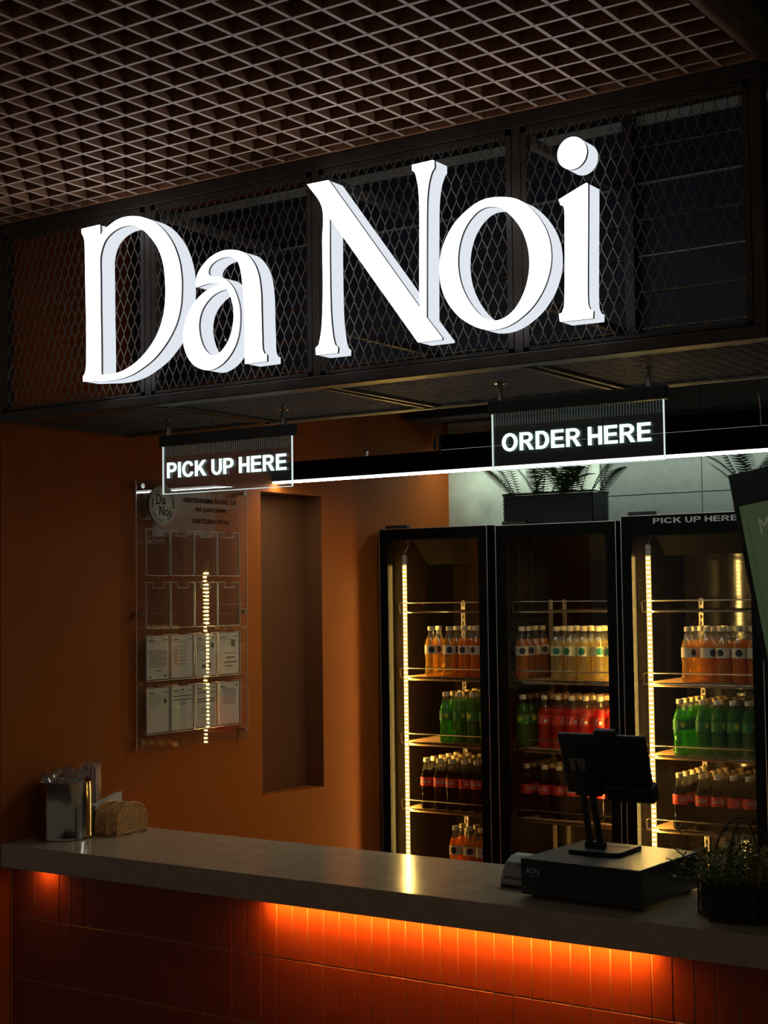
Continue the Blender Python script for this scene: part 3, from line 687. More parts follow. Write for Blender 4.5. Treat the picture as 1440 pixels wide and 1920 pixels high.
def disc(r, z, y=-0.0006, cx=0.0, n=18):
    mb = MB(); mb.v = [(cx, y, z)]+[(cx+r*math.cos(2*math.pi*k/n), y, z+r*math.sin(2*math.pi*k/n)) for k in range(n)]
    mb.f = [(0, 1+k, 1+(k+1) % n) for k in range(n)]
    return mb
em_cola = wtext('Coca-Cola', 0.050, 0.020, 0.116, 0.35, 0.0).mesh('print', M_wink)
em_juice = wrap(disc(0.0145, 0.1225)).mesh('print', M_ink)
em_pale = wrap(disc(0.0150, 0.1225)).mesh('print', M_teal)
lem = disc(0.010, 0.1235, n=12)
for k in range(5):
    a = R(20+k*35); n = len(lem.v)
    lem.v += [(0.011*math.cos(a), -0.0006, 0.1235+0.011*math.sin(a)), (0.018*math.cos(a+0.12), -0.0006, 0.1235+0.018*math.sin(a+0.12)), (0.018*math.cos(a-0.2), -0.0006, 0.1235+0.018*math.sin(a-0.2))]; lem.f.append((n, n+1, n+2))
em_green = wrap(lem).mesh('print', M_yink)
rd = MB()
rd.v = [(-0.016, -0.0006, 0.108), (-0.012, -0.0006, 0.108), (0.000, -0.0006, 0.136), (-0.005, -0.0006, 0.136), (0.004, -0.0006, 0.112), (0.018, -0.0006, 0.112), (0.018, -0.0006, 0.122), (0.013, -0.0006, 0.127), (0.004, -0.0006, 0.122)]
rd.f = [(0, 1, 2, 3), (4, 5, 6, 7, 8)]
em_red = wrap(rd).mesh('print', M_wink)
KIND = {
 'cola': bottle_kind('cola', drink('cola_liquid', (0.003, 0.001, 0.0008), body=1.0, gloss=0.010), M_lred, 0, em_cola, M_cap),
 'amber': bottle_kind('amber', drink('amber_liquid', (1.0, 0.36, 0.02), body=0.5, dens=0.6), M_lbei, 0, em_juice, M_cap),
 'straw': bottle_kind('straw', drink('straw_liquid', (0.85, 0.50, 0.08), body=0.32, dens=0.6), M_lbei, 0, em_juice, M_cap),
 'pale': bottle_kind('pale', drink('pale_liquid', (0.95, 0.80, 0.36), body=0.3, dens=0.5), M_lpal, 0, em_pale, M_cap),
 'green': bottle_kind('green', drink('green_bottle', (0.08, 0.42, 0.03), level=0.19, body=0.4, dens=0.6), M_lgrn, 0, em_green, M_cap),
 'red': bottle_kind('red', drink('red_liquid', (1.0, 0.07, 0.03), body=0.5, dens=0.7), M_lpink, 0, em_red, M_cap),
}
WORD = {'cola': 'dark cola bottle with red label', 'amber': 'orange amber juice bottle', 'straw': 'straw-coloured juice bottle', 'pale': 'pale lemon drink bottle',
        'green': 'green lemon soda bottle', 'red': 'bright red soda bottle'}
ORD = ['first', 'second', 'third', 'fourth', 'fifth', 'sixth', 'seventh']
ROW = ['front row', 'second row', 'third row', 'fourth row', 'fifth row']
def bottle(kind, x, y, z, label, group):
    body, cap, lb, em = KIND[kind]
    t = thing('soda_bottle', label, 'bottle', (x, y, z), group, R(30)+random.uniform(-0.75, 0.75))
    inst('body', body, t); inst('cap', cap, t); l = inst('label_band', lb, t); inst('print', em, l)
    return t
def shelf_rows(cn, shelf, sname, kind, xs, y0, depth, kinds=None, dy=0.0655, label_extra=''):
    z = SH[shelf]+0.0008
    for i, x in enumerate(xs):
        dep = depth[i] if isinstance(depth, (list, tuple)) else depth
        for j in range(dep):
            k = kinds[i] if kinds else kind
            lab = '%s, %s of %s cooler, %s, %s from left' % (WORD[k], sname, cn, ROW[j], ORD[i])
            bottle(k, x+random.uniform(-0.002, 0.002), y0+dy*j+random.uniform(0, 0.002), z, lab, '%s on the %s of the %s cooler' % (kind+' bottles', sname, cn))
Y0 = 2.365
shelf_rows('left', 1, 'second shelf', 'juice', [0.214, 0.312, 0.390, 0.455, 0.521], Y0, [2, 3, 3, 3, 3], ['straw', 'straw', 'amber', 'amber', 'amber'])
shelf_rows('left', 2, 'third shelf', 'green', [0.291, 0.356, 0.429, 0.494], Y0, 5)
shelf_rows('left', 3, 'fourth shelf', 'cola', [0.182, 0.249, 0.316, 0.383, 0.449, 0.515], Y0, 5)
shelf_rows('left', 4, 'bottom shelf', 'juice', [0.330, 0.402, 0.466], Y0, [2, 2, 1], ['amber', 'straw', 'amber'])
shelf_rows('middle', 1, 'second shelf', 'amber', [0.698], 2.340, 4)
shelf_rows('middle', 1, 'second shelf', 'pale', [0.857, 0.925, 0.990, 1.055, 1.120], Y0, 4)
shelf_rows('middle', 2, 'third shelf', 'green', [0.698], 2.340, 5)
shelf_rows('middle', 2, 'third shelf', 'red', [0.794, 0.860, 0.926, 0.992, 1.058, 1.124], Y0, 4)
shelf_rows('middle', 3, 'fourth shelf', 'cola', [0.698, 0.790, 0.856, 0.922, 0.988, 1.054, 1.120], Y0, [5, 4, 4, 4, 4, 4, 4])
shelf_rows('right', 1, 'second shelf', 'juice', [1.463, 1.545, 1.611, 1.677, 1.743], Y0, [4, 4, 4, 4, 4], ['straw', 'straw', 'straw', 'amber', 'amber'])
shelf_rows('right', 2, 'third shelf', 'green', [1.418, 1.515, 1.581, 1.647, 1.713], Y0, 5)
shelf_rows('right', 3, 'fourth shelf', 'cola', [1.412, 1.509, 1.575, 1.641, 1.707], Y0, 5)

# ================================================================== FERN PLANTERS ON THE COOLERS
def frond(mb, p0, az, length, rise, droop, n=22, leaf=0.042):
    P = []
    for k in range(n+1):
        s = k/n
        P.append(Vector((p0[0]+math.cos(az)*length*s, p0[1]+math.sin(az)*length*s, p0[2]+rise*s-droop*s*s)))
    mb.tube(P, [0.0022*(1-0.7*k/n) for k in range(n+1)], 4)
    side = Vector((-math.sin(az), math.cos(az), 0))
    for k in range(2, n+1):
        s = k/n; L = leaf*math.sin(math.pi*(0.12+0.86*s))**0.7; d = (P[k]-P[k-1]).normalized(); w = d*(length/n*0.62)
        for sg in (-1, 1):
            q = P[k]+side*sg*L+d*L*0.35-Vector((0, 0, L*0.15)); st = len(mb.v)
            mb.v += [tuple(P[k]-w), tuple(P[k]+w), tuple(q+w*0.3), tuple(q-w*0.3), ]
            mb.f.append((st, st+1, st+2, st+3))
    return mb
def planter(label, x0, x1, y0, y1, z, h, n, seed):
    rnd = random.Random(seed)
    t = thing('fern_planter', label, 'plant', ((x0+x1)/2, (y0+y1)/2, z))
    b = MB().box(x0+0.004, x1-0.004, y0+0.004, y1-0.004, z, z+h-0.01)
    b = b.build('planter_box', mat('black_woven_plastic', (0.004, 0.004, 0.004), 0.5, spec=0.2, vary=0.2, vscale=80), t)
    wv = MB()
    k = 0
    zz = z+0.004
    while zz < z+h-0.004:
        o = 0.0012 if k % 2 else 0
        wv.box(x0+o, x1-o, y0+o, y0+0.003+o, zz, zz+0.0065).box(x0+o, x1-o, y1-0.003-o, y1-o, zz, zz+0.0065)
        wv.box(x0+o, x0+0.003+o, y0+o, y1-o, zz, zz+0.0065).box(x1-0.003-o, x1-o, y0+o, y1-o, zz, zz+0.0065)
        zz += 0.0085; k += 1
    wv.build('woven_band', mat('dark_rattan', (0.008, 0.008, 0.008), 0.4, spec=0.3, vary=0.2, vscale=80), b)
    MB().tube([(x0, y0, z+h), (x1, y0, z+h), (x1, y1, z+h), (x0, y1, z+h)], 0.005, 6, True).build('rim', M_posp, b)
    for k in range(n):
        fx = x0+0.03+(x1-x0-0.06)*rnd.random(); fy = y0+0.02+(y1-y0-0.04)*rnd.random()
        if k < 3: fx = x0+0.02; az = R(180+rnd.uniform(-25, 40))
        elif k < 6: fx = x1-0.02; az = R(rnd.uniform(-50, 20))
        else: az = rnd.uniform(0, 6.28)
        ln = rnd.uniform(0.08, 0.17)
        frond(MB(), (fx, fy, z+h-0.01), az, ln, rnd.uniform(0.16, 0.30), rnd.uniform(0.02, 0.12)).build('frond', M_fern, t)
planter('black woven planter of ferns standing on the middle cooler', 0.640, 1.075, 2.30, 2.46, 2.0335, 0.135, 26, 3)
planter('fern planter on the right cooler, half hidden by the menu board', 1.68, 1.81, 2.34, 2.50, 2.0505, 0.10, 9, 5)

# ================================================================== ACRYLIC NOTICE BOARD ON THE ORANGE WALL
nb = thing('notice_board', 'clear acrylic fiscal notice board on standoffs on the orange wall', 'notice board', (0.03, 0.93, 1.17))
MB().box(0.028, 0.032, 0.618, 1.258, 1.170, 2.176).build('acrylic_sheet', M_acr, nb)
MB().box(0.028, 0.032, 0.6160, 0.6178, 1.170, 2.176).box(0.028, 0.032, 1.2582, 1.260, 1.170, 2.176).build('cut_edge', M_acre, nb)
for y in (0.642, 1.240):
    for z in (1.203, 1.676, 2.151):
        m = MB()
        for a, b, r in ((0.001, 0.0275, 0.0085), (0.0325, 0.042, 0.0105)):
            m.tube([(a, y, z), (b, y, z)], r, 12)
        m.build('standoff', M_steel, nb, True)
PY = [(0.665, 0.791), (0.801, 0.927), (0.937, 1.063), (1.073, 1.204)]
PZ = [(1.820, 1.991), (1.624, 1.794), (1.428, 1.598), (1.231, 1.404)]
for ri, (z0, z1) in enumerate(PZ):
    for (y0, y1) in PY:
        p = MB().box(0.0372, 0.0382, y0, y1, z0, z1).build('document_pocket', M_acr, nb)
        e = 0.0022
        q = MB().box(0.0325, 0.0385, y0-e, y0, z0, z1).box(0.0325, 0.0385, y1, y1+e, z0, z1).box(0.0325, 0.0385, y0, y1, z0-e, z0)
        yc = (y0+y1)/2
        q.box(0.0376, 0.0386, y0, yc-0.028, z1-0.001, z1+0.0008).box(0.0376, 0.0386, yc+0.028, y1, z1-0.001, z1+0.0008)
        q.box(0.0376, 0.0386, yc-0.028, yc+0.028, z1-0.022, z1-0.0203).box(0.0376, 0.0386, yc-0.0295, yc-0.028, z1-0.022, z1).box(0.0376, 0.0386, yc+0.028, yc+0.0295, z1-0.022, z1)
        q.build('pocket_edge', M_acre, p)
        if ri >= 2: pass
# logo disc and lettering
lg = MB().tube([(0.0335, 0.757, 2.084), (0.0355, 0.757, 2.084)], 0.0745, 40).build('logo_disc', M_gold, nb)
ring = MB().tube([(0.0358, 0.757+0.068*math.cos(2*math.pi*k/48), 2.084+0.068*math.sin(2*math.pi*k/48)) for k in range(48)], 0.0008, 4, True)
ring.build('ring', M_print, lg)
def wall_text(s, y0, y1, z0, z1, m, parent, nm='lettering', off=0.0, x=0.0362):
    me = text_mesh(s, off, 0, 0.3, res=2)
    return MB().add_mesh(me, lambda c: (x+c.z*0.0006, y0+c.x*(y1-y0), z0+c.y*(z1-z0))).build(nm, m, parent)
for chs, y0, z0, w, h in (('D', 0.722, 2.086, 0.026, 0.040), ('a', 0.752, 2.088, 0.020, 0.024), ('N', 0.738, 2.044, 0.024, 0.038), ('oi', 0.766, 2.044, 0.034, 0.034)):
    wall_text(chs, y0, y0+w, z0, z0+h, M_print, lg, 'monogram', 0.0)
def arc_text(s, r, a0, a1, size, flip, parent):
    for k, ch_ in enumerate(s):
        if ch_ == ' ': continue
        a = R(a0+(a1-a0)*k/(len(s)-1)); me = text_mesh(ch_, 0.0, 0, 0.3, res=1)
        cy, cz = 0.757+r*math.cos(a), 2.084+r*math.sin(a)
        tv = Vector((-math.sin(a), math.cos(a)))*(1 if flip else -1); nv = Vector((math.cos(a), math.sin(a)))*(-1 if flip else 1)
        w = size*(0.25 if ch_ == 'I' else 0.7)
        MB().add_mesh(me, lambda c: (0.0362+c.z*0.0006, cy+tv.x*(c.x-.5)*w+nv.x*(c.y-.5)*size, cz+tv.y*(c.x-.5)*w+nv.y*(c.y-.5)*size)).build('rim_letter', M_print, parent)
arc_text('COCINA IIIIIIIA', 0.058, 160, 20, 0.0095, False, lg)
arc_text('TRADICION Y CALIDAD', 0.058, 205, 335, 0.0085, True, lg)
for sg in (-1, 1):
    lf = MB()
    for k in range(5):
        z = 2.070+0.007*k; y = 0.757+sg*0.057
        for s2 in (-1, 1):
            n = len(lf.v); lf.v += [(0.0362, y, z), (0.0362, y+s2*0.005, z+0.006), (0.0362, y+s2*0.001, z+0.008)]; lf.f.append((n, n+1, n+2))
    lf.build('leaf_sprig', M_print, lg)
wall_text('GASTRONOMIA DA NOI, C.A.', 0.880, 1.190, 2.098, 2.120, M_print, nb, 'heading', 0.03)
wall_text('RIF. J-500159080', 0.945, 1.125, 2.064, 2.084, M_print, nb, 'heading', 0.03)
wall_text('CARTELERA FISCAL', 0.922, 1.147, 2.022, 2.040, M_print, nb, 'heading', 0.025)
PAP = {(2, 0): 'document with dense paragraphs, upper row of papers, first from left', (2, 1): 'document with a left column of text, upper row of papers, second',
       (2, 2): 'document with a photo stamp low down, upper row of papers, third', (2, 3): 'document with round seal and figure, upper row of papers, fourth',
       (3, 0): 'document with small code block, lower row of papers, first from left', (3, 1): 'document with two heavy bars, lower row of papers, second',
       (3, 2): 'document with three heavy bars, lower row of papers, third', (3, 3): 'document with grey text block, lower row of papers, fourth'}
for (ri, ci), lab in PAP.items():
    (y0, y1), (z0, z1) = PY[ci], PZ[ri]
    y0 += 0.004; y1 -= 0.004; z0 += 0.004; z1 -= 0.004; rnd = random.Random(ri*7+ci)
    t = thing('paper_notice', 'white paper '+lab, 'paper', (0.034, (y0+y1)/2, z0), 'paper notices in the acrylic board')
    MB().box(0.0342, 0.0348, y0, y1, z0, z1).build('sheet', M_paper, t)
    g = MB(); W = y1-y0; H = z1-z0
    def ln(a, b, z, h=0.0016): g.box(0.0349, 0.03505, y0+W*a, y0+W*b, z0+H*z, z0+H*z+h)
    ln(0.08, 0.4, 0.88, 0.004); ln(0.8, 0.92, 0.89, 0.004); ln(0.1, 0.55, 0.83)
    if (ri, ci) == (2, 0):
        for k in range(13): ln(0.08, 0.92 if k % 4 else 0.7, 0.66-0.032*k)
        ln(0.35, 0.7, 0.19, 0.003); ln(0.75, 0.9, 0.06, 0.006); ln(0.08, 0.2, 0.04, 0.006)
    elif (ri, ci) == (2, 1):
        for k in range(16): ln(0.1, 0.25 if k % 3 else 0.7, 0.72-0.027*k)
    elif (ri, ci) == (2, 2):
        for k in range(5): ln(0.06, 0.9-0.1*k, 0.76-0.04*k)
        ln(0.76, 0.92, 0.66, 0.018); ln(0.6, 0.76, 0.18, 0.02); ln(0.3, 0.5, 0.18, 0.015); ln(0.3, 0.7, 0.36, 0.003)
    elif (ri, ci) == (2, 3):
        g.tube([(0.035, y0+W*0.42+0.018*math.cos(k*0.4), z0+H*0.82+0.018*math.sin(k*0.4)) for k in range(16)], 0.0007, 4, True)
        ln(0.6, 0.82, 0.66, 0.028); ln(0.2, 0.85, 0.5, 0.003); ln(0.35, 0.8, 0.38, 0.006); ln(0.25, 0.9, 0.27, 0.005); ln(0.3, 0.7, 0.18, 0.004)
    elif (ri, ci) == (3, 0):
        for k in range(5): ln(0.08, 0.92-0.12*k, 0.78-0.05*k)
        ln(0.76, 0.9, 0.64, 0.017)
    elif (ri, ci) == (3, 1):
        ln(0.06, 0.95, 0.76, 0.004); ln(0.06, 0.95, 0.68, 0.004); ln(0.45, 0.55, 0.88, 0.008)
        for k in range(3): ln(0.3, 0.7, 0.64-0.03*k)
    elif (ri, ci) == (3, 2):
        for zz in (0.79, 0.64, 0.58): ln(0.05, 0.95, zz, 0.004)
        for k in range(4): ln(0.25, 0.75, 0.44-0.04*k)
        ln(0.1, 0.9, 0.22, 0.0012)
    else:
        for k in range(13): ln(0.2, 0.82, 0.82-0.028*k)
        ln(0.85, 0.92, 0.9, 0.006); ln(0.08, 0.16, 0.88, 0.006)
    g.build('print', M_greyprint, t)

# ================================================================== THINGS ON THE COUNTER, LEFT END
ZC = 0.9303
cc = (0.098, 0.198)
t = thing('steel_canister', 'shiny steel canister full of wrapped cutlery at counter left end', 'canister', (*cc, ZC))
MB().lathe([(0.08, 0.0), (0.0885, 0.0), (0.0905, 0.002), (0.0905, 0.010), (0.089, 0.012), (0.089, 0.188), (0.0898, 0.190), (0.088, 0.191), (0.0865, 0.188), (0.0865, 0.010), (0.02, 0.009)], 48, (*cc, ZC)).build('can', M_chrome, t, True)
# crumpled film of the cutlery packets
rnd = random.Random(11)
def crumple(seed, r, h):
    rr = random.Random(seed); bm = bmesh.new(); bmesh.ops.create_icosphere(bm, subdivisions=2, radius=1.0)
    for v in bm.verts:
        k = rr.uniform(0.55, 1.25); v.co = Vector((v.co.x*r*k, v.co.y*r*k*0.6, v.co.z*h*rr.uniform(0.7, 1.2)))
    me = bpy.data.meshes.new('film'); bm.to_mesh(me); bm.free(); me.materials.append(M_film); return me
wraps = [crumple(20+i, 0.021, 0.018) for i in range(4)]
pk = [(-0.042, -0.022, .012), (-0.02, -0.042, .006), (0.008, -0.044, .010), (0.034, -0.03, .014), (0.045, -0.004, .016), (0.03, 0.025, .02), (0.006, 0.04, .022), (-0.022, 0.035, .02), (-0.044, 0.008, .012), (-0.012, -0.01, .026), (0.016, 0.0, .03), (-0.004, 0.018, .032)]
wl_ = ['front left', 'front centre-left', 'front centre', 'front right', 'far right edge', 'right rear', 'rear centre', 'rear left', 'far left edge', 'middle, left of centre', 'middle, right of centre', 'middle rear']
for i, (dx, dy, dz) in enumerate(pk):
    th_ = thing('wrapped_cutlery', 'clear film wrapped cutlery packet in the steel canister, '+wl_[i], 'cutlery packet', (cc[0]+dx*1.5, cc[1]+dy*1.5, ZC+0.0115), 'wrapped cutlery in the canister')
    o = inst('film_wrap', wraps[i % 4], th_, (0, 0, 0.182+dz), rnd.uniform(0, 6))
    o.rotation_euler = (rnd.uniform(-0.4, 0.4), rnd.uniform(-0.4, 0.4), rnd.uniform(0, 6))
    MB().box(-0.004, 0.004, -0.0015, 0.0015, 0, 0.180).build('cutlery_handle', M_white, th_, local=True)
t = thing('straw_bundle', 'tall bundle of paper-wrapped drinking straws behind the steel canister', 'straws', (0.072, 0.343, ZC))
for k in range(16):
    a = k*2.4; r = 0.0075*math.sqrt(k)
    x, y = 0.072+r*math.cos(a), 0.343+r*math.sin(a); h = 0.226+rnd.uniform(-0.006, 0.01)
    MB().tube([(x, y, ZC), (x+rnd.uniform(-.003, .003), y, ZC+h)], 0.0042, 7).build('straw', M_straw, t, True)
lm = MB().lathe([(0.036, 0.002), (0.037, 0.10), (0.0365, 0.22), (0.039, 0.232), (0.033, 0.238)], 18, (0.072, 0.343, ZC), capb=False, capt=False)
lm.build('plastic_bag', M_film, t, False)
# wicker napkin holder: three arched woven panels on a base, panels face the +x side
wh = thing('napkin_holder', 'honey wicker napkin holder with three arched panels on the worktop', 'napkin holder', (0.19, 0.355, ZC))
def arch(yy, z, W, H):  # inside test
    f = z/H
    return W/2 if f < 0.45 else (W/2)*math.sqrt(max(0.0, 1-((f-0.45)/0.55)**2))
for xi, (xp, W, H, yc) in enumerate(((0.252, 0.145, 0.108, 0.358), (0.202, 0.145, 0.106, 0.356), (0.155, 0.145, 0.106, 0.352))):
    path = [(xp, yc-W/2, ZC+0.006)]
    for k in range(25):
        a = math.pi*(1-k/24); path.append((xp, yc+W/2*math.cos(a), ZC+H*0.45+H*0.55*math.sin(a)))
    path.append((xp, yc+W/2, ZC+0.006))
    p = MB().tube(path, 0.0036, 7).build('arch_panel', M_wicker, wh, True)
    wv = MB(); rowsn = 17
    for r_ in range(rowsn):
        z = 0.010+(H-0.018)*r_/(rowsn-1); hw = arch(0, z, W, H)-0.002
        if hw < 0.008: continue
        n = 18; pts = []
        for k in range(n+1):
            y = -hw+2*hw*k/n
            pts.append((xp+0.0026*math.cos(y/0.0131*math.pi/1.0+math.pi*(r_ % 2)), yc+y, ZC+z))
        wv.tube(pts, 0.0021, 5)
    for k in range(-4, 5):
        y = k*0.0158; zt = 0.0
        for q in range(40):
            if arch(0, H*q/40, W, H) > abs(y): zt = H*q/40
        wv.tube([(xp, yc+y, ZC+0.004), (xp, yc+y, ZC+zt)], 0.0017, 5)
    wv.build('woven_strands', M_wicker, p, True)
for xa, xb, y in ((0.118, 0.252, 0.284), (0.118, 0.252, 0.430), (0.118, 0.252, 0.357)):
    MB().tube([(xa, y, ZC+0.0045), (xb, y, ZC+0.0045)], 0.0042, 7).build('base_rod', M_wicker, wh, True)
nk = MB()
for k in range(10):
    x = 0.122+0.0028*k; y0 = 0.288+0.001*(k % 3)
    nk.hexa([(x, y0, ZC+0.010), (x+0.0022, y0, ZC+0.010), (x+0.0022, y0+0.128, ZC+0.010), (x, y0+0.128, ZC+0.010),
             (x, y0, ZC+0.098), (x+0.0022, y0, ZC+0.098), (x+0.0022, y0+0.128, ZC+0.128+0.0005*k), (x, y0+0.128, ZC+0.128+0.0005*k)])
tag(nk.build('paper_napkins', M_paper), 'folded white paper napkins in the wicker holder', 'napkins')

# ================================================================== TILL
cd = thing('cash_drawer', 'wide black steel cash drawer under the tablet till', 'cash drawer', (2.08, 0.27, ZC), None, R(-3.5))
MB().box(-0.174, 0.174, -0.168, 0.168, 0.008, 0.104).build('drawer_body', M_pos, cd, local=True, bevel=0.003)
MB().box(-0.176, 0.176, -0.1745, -0.1685, 0.010, 0.1035).build('drawer_front', M_pos, cd, local=True, bevel=0.002)
for sx in (-0.15, 0.15):
    for sy in (-0.14, 0.14):
        MB().lathe([(0.012, 0), (0.012, 0.0079)], 10, (sx, sy, 0)).build('rubber_foot', M_posp, cd, local=True)
me = text_mesh('ADN', 0.0, 0, 0.3)
MB().add_mesh(me, lambda c: (-0.160+c.x*0.040, -0.1752-c.z*0.0006, 0.066+c.y*0.015)).build('logo', M_silver, cd, local=True)
MB().box(-0.150, -0.120, -0.1756, -0.1748, 0.0585, 0.0625).build('logo_line', mat('dull_silver', (0.2, 0.2, 0.2), 0.5), cd, local=True)
ZD = ZC+0.1045
tb = thing('tablet_till', 'black tablet till on hinged metal stand on the cash drawer', 'tablet', (2.05, 0.30, ZD))
base = [(-0.075, -0.075), (0.055, -0.075), (0.072, -0.058), (0.072, 0.075), (-0.075, 0.075)]
bpl = MB().prism([(2.05+a, 0.30+b) for a, b in base], 'z', ZD, ZD+0.011).build('stand_base', M_pos, tb, bevel=0.002)
MB().box(2.042, 2.108, 0.315, 0.337, ZD+0.0112, ZD+0.0118).build('base_slot', M_cable, bpl)
MB().bar((2.012, 0.288, ZD+0.017), (1.998, 0.275, 1.195), 0.017, 0.011, (0, 1, 0)).build('stand_arm', M_posp, tb, bevel=0.002)
MB().bar((2.042, 0.288, ZD+0.017), (2.026, 0.275, 1.195), 0.017, 0.011, (0, 1, 0)).build('stand_arm', M_posp, tb, bevel=0.002)
MB().tube([(1.998, 0.288, ZD+0.018), (2.056, 0.288, ZD+0.018)], 0.010, 12).build('hinge', M_posp, tb, True)
MB().tube([(1.985, 0.275, 1.193), (2.040, 0.275, 1.193)], 0.009, 12).build('hinge', M_posp, tb, True)
def tp(u, v, w):   # tablet plane: u across, v up (0..1), w thickness towards the staff side
    b = Vector((1.958+u, 0.262, 1.192)); tvec = Vector((0.004, -0.066, 0.164)).normalized(); nrm = Vector((0, 0.164, 0.066)).normalized()
    return tuple(b+tvec*v*0.177+nrm*w)
def slab(mb, u0, u1, v0, v1, w0, w1):
    return mb.hexa([tp(u0, v0, w0), tp(u1, v0, w0), tp(u1, v0, w1), tp(u0, v0, w1), tp(u0, v1, w0), tp(u1, v1, w0), tp(u1, v1, w1), tp(u0, v1, w1)])
slab(MB(), 0.0, 0.252, 0.0, 1.0, 0.0, 0.016).build('tablet_back', M_posp, tb, bevel=0.005)
slab(MB(), 0.008, 0.244, 0.05, 0.95, 0.0162, 0.0172).build('screen', mat('dark_screen_glass', (0.01, 0.012, 0.016), 0.08), tb)
slab(MB(), 0.112, 0.172, 0.93, 1.10, -0.010, 0.014).build('camera_hump', M_posp, tb, bevel=0.006)
slab(MB(), 0.030, 0.110, 0.0, 0.42, -0.014, -0.0005).build('mount_bracket', M_posp, tb, bevel=0.006)
slab(MB(), 0.125, 0.262, -0.04, 0.22, -0.02, 0.022).build('card_reader', M_posp, tb, bevel=0.006)
stk = slab(MB(), 0.024, 0.068, 0.36, 0.60, -0.0009, -0.0003).build('sticker', mat('grey_label', (0.24, 0.235, 0.22), 0.6, vary=0.08), tb)
slab(MB(), 0.040, 0.046, 0.41, 0.56, -0.0014, -0.0010).build('sticker_mark', M_print, stk)
for k in range(3):
    slab(MB(), 0.052, 0.058, 0.43+0.05*k, 0.46+0.05*k, -0.0014, -0.0010).build('sticker_mark', M_greyprint, stk)
# card terminal
ct = thing('card_terminal', 'small light grey card payment terminal beside the cash drawer', 'card terminal', (1.822, 0.262, ZC), None, R(-2))
prof = [(-0.062, 0.006), (-0.066, 0.020), (-0.050, 0.050), (-0.034, 0.066), (-0.004, 0.080), (0.030, 0.082), (0.040, 0.070), (0.045, 0.030), (0.045, 0.006)]
MB().prism(prof, 'x', -0.042, 0.036).build('terminal_body', M_grey, ct, local=True, bevel=0.006)
MB().prism([(-0.060, 0.0), (-0.062, 0.012), (0.047, 0.012), (0.047, 0.0)], 'x', -0.043, 0.037).build('terminal_base', M_posp, ct, local=True, bevel=0.002)
def tface(u, f, w):  # on the sloped front
    a = Vector((0, -0.0663, 0.021)); b = Vector((0, -0.050, 0.050)); n = Vector((0, -0.87, 0.49)).normalized()
    p = a+(b-a)*f+n*w; return (u, p.y, p.z)
me = text_mesh('VE-PAGOS', 0.005, 0, 0.3)
MB().add_mesh(me, lambda c: tface(-0.030+c.x*0.056, 0.08+c.y*0.26, 0.0006+c.z*0.0006)).build('lettering', M_print, ct, local=True)
MB().add_mesh(text_mesh('46', 0.005, 0.2, 0.3), lambda c: (-0.004+c.x*0.018, -0.0455+c.y*0.006, 0.0562+c.y*0.006)).build('mark', M_greyprint, ct, local=True)

# ================================================================== WIRE BASKET PLANT AT RIGHT
wp = thing('basket_plant', 'leafy green plant in a black hexagonal wire basket at counter right end', 'plant', (2.472, 0.178, ZC))
hx = [(2.472+0.106*math.cos(R(187+60*k)), 0.178+0.106*math.sin(R(187+60*k))) for k in range(6)]
bk = MB()
for z in (ZC+0.003, ZC+0.045, ZC+0.090): bk.tube([(x, y, z) for x, y in hx], 0.0026, 6, True)
for x, y in hx: bk.tube([(x, y, ZC+0.001), (x, y, ZC+0.092)], 0.0026, 6)
for k in range(6):
    (xa, ya), (xb, yb_) = hx[k], hx[(k+1) % 6]
    for i in range(1, 8):
        f = i/8; z0 = ZC+0.004
        for sg in (-1, 1):
            f2 = min(1, max(0, f+sg*0.125))
            bk.bar((xa+(xb-xa)*f, ya+(yb_-ya)*f, z0), (xa+(xb-xa)*f2, ya+(yb_-ya)*f2, z0+0.022), 0.0014)
            bk.bar((xa+(xb-xa)*f2, ya+(yb_-ya)*f2, z0+0.022), (xa+(xb-xa)*f, ya+(yb_-ya)*f, z0+0.044), 0.0014)
            bk.bar((xa+(xb-xa)*f, ya+(yb_-ya)*f, z0+0.044), (xa+(xb-xa)*f2, ya+(yb_-ya)*f2, z0+0.066), 0.0014)
            bk.bar((xa+(xb-xa)*f2, ya+(yb_-ya)*f2, z0+0.066), (xa+(xb-xa)*f, ya+(yb_-ya)*f, z0+0.086), 0.0014)
bk.build('wire_basket', M_dwire, wp)
MB().prism([(2.472+(x-2.472)*0.93, 0.178+(y-0.178)*0.93) for x, y in hx], 'z', ZC+0.006, ZC+0.086).build('moss_liner', M_moss, wp)
for (ax_, ay_, r_, h_) in ((1, 0, 0.082, 0.245), (0.3, 0.95, 0.062, 0.235)):
    pts = [(2.482+ax_*r_*math.cos(math.pi*k/20), 0.178+ay_*r_*math.cos(math.pi*k/20), ZC+0.085+(h_-0.085)*math.sin(math.pi*k/20)) for k in range(21)]
    MB().tube(pts, 0.0028, 7).build('hoop_handle', M_dwire, wp, True)
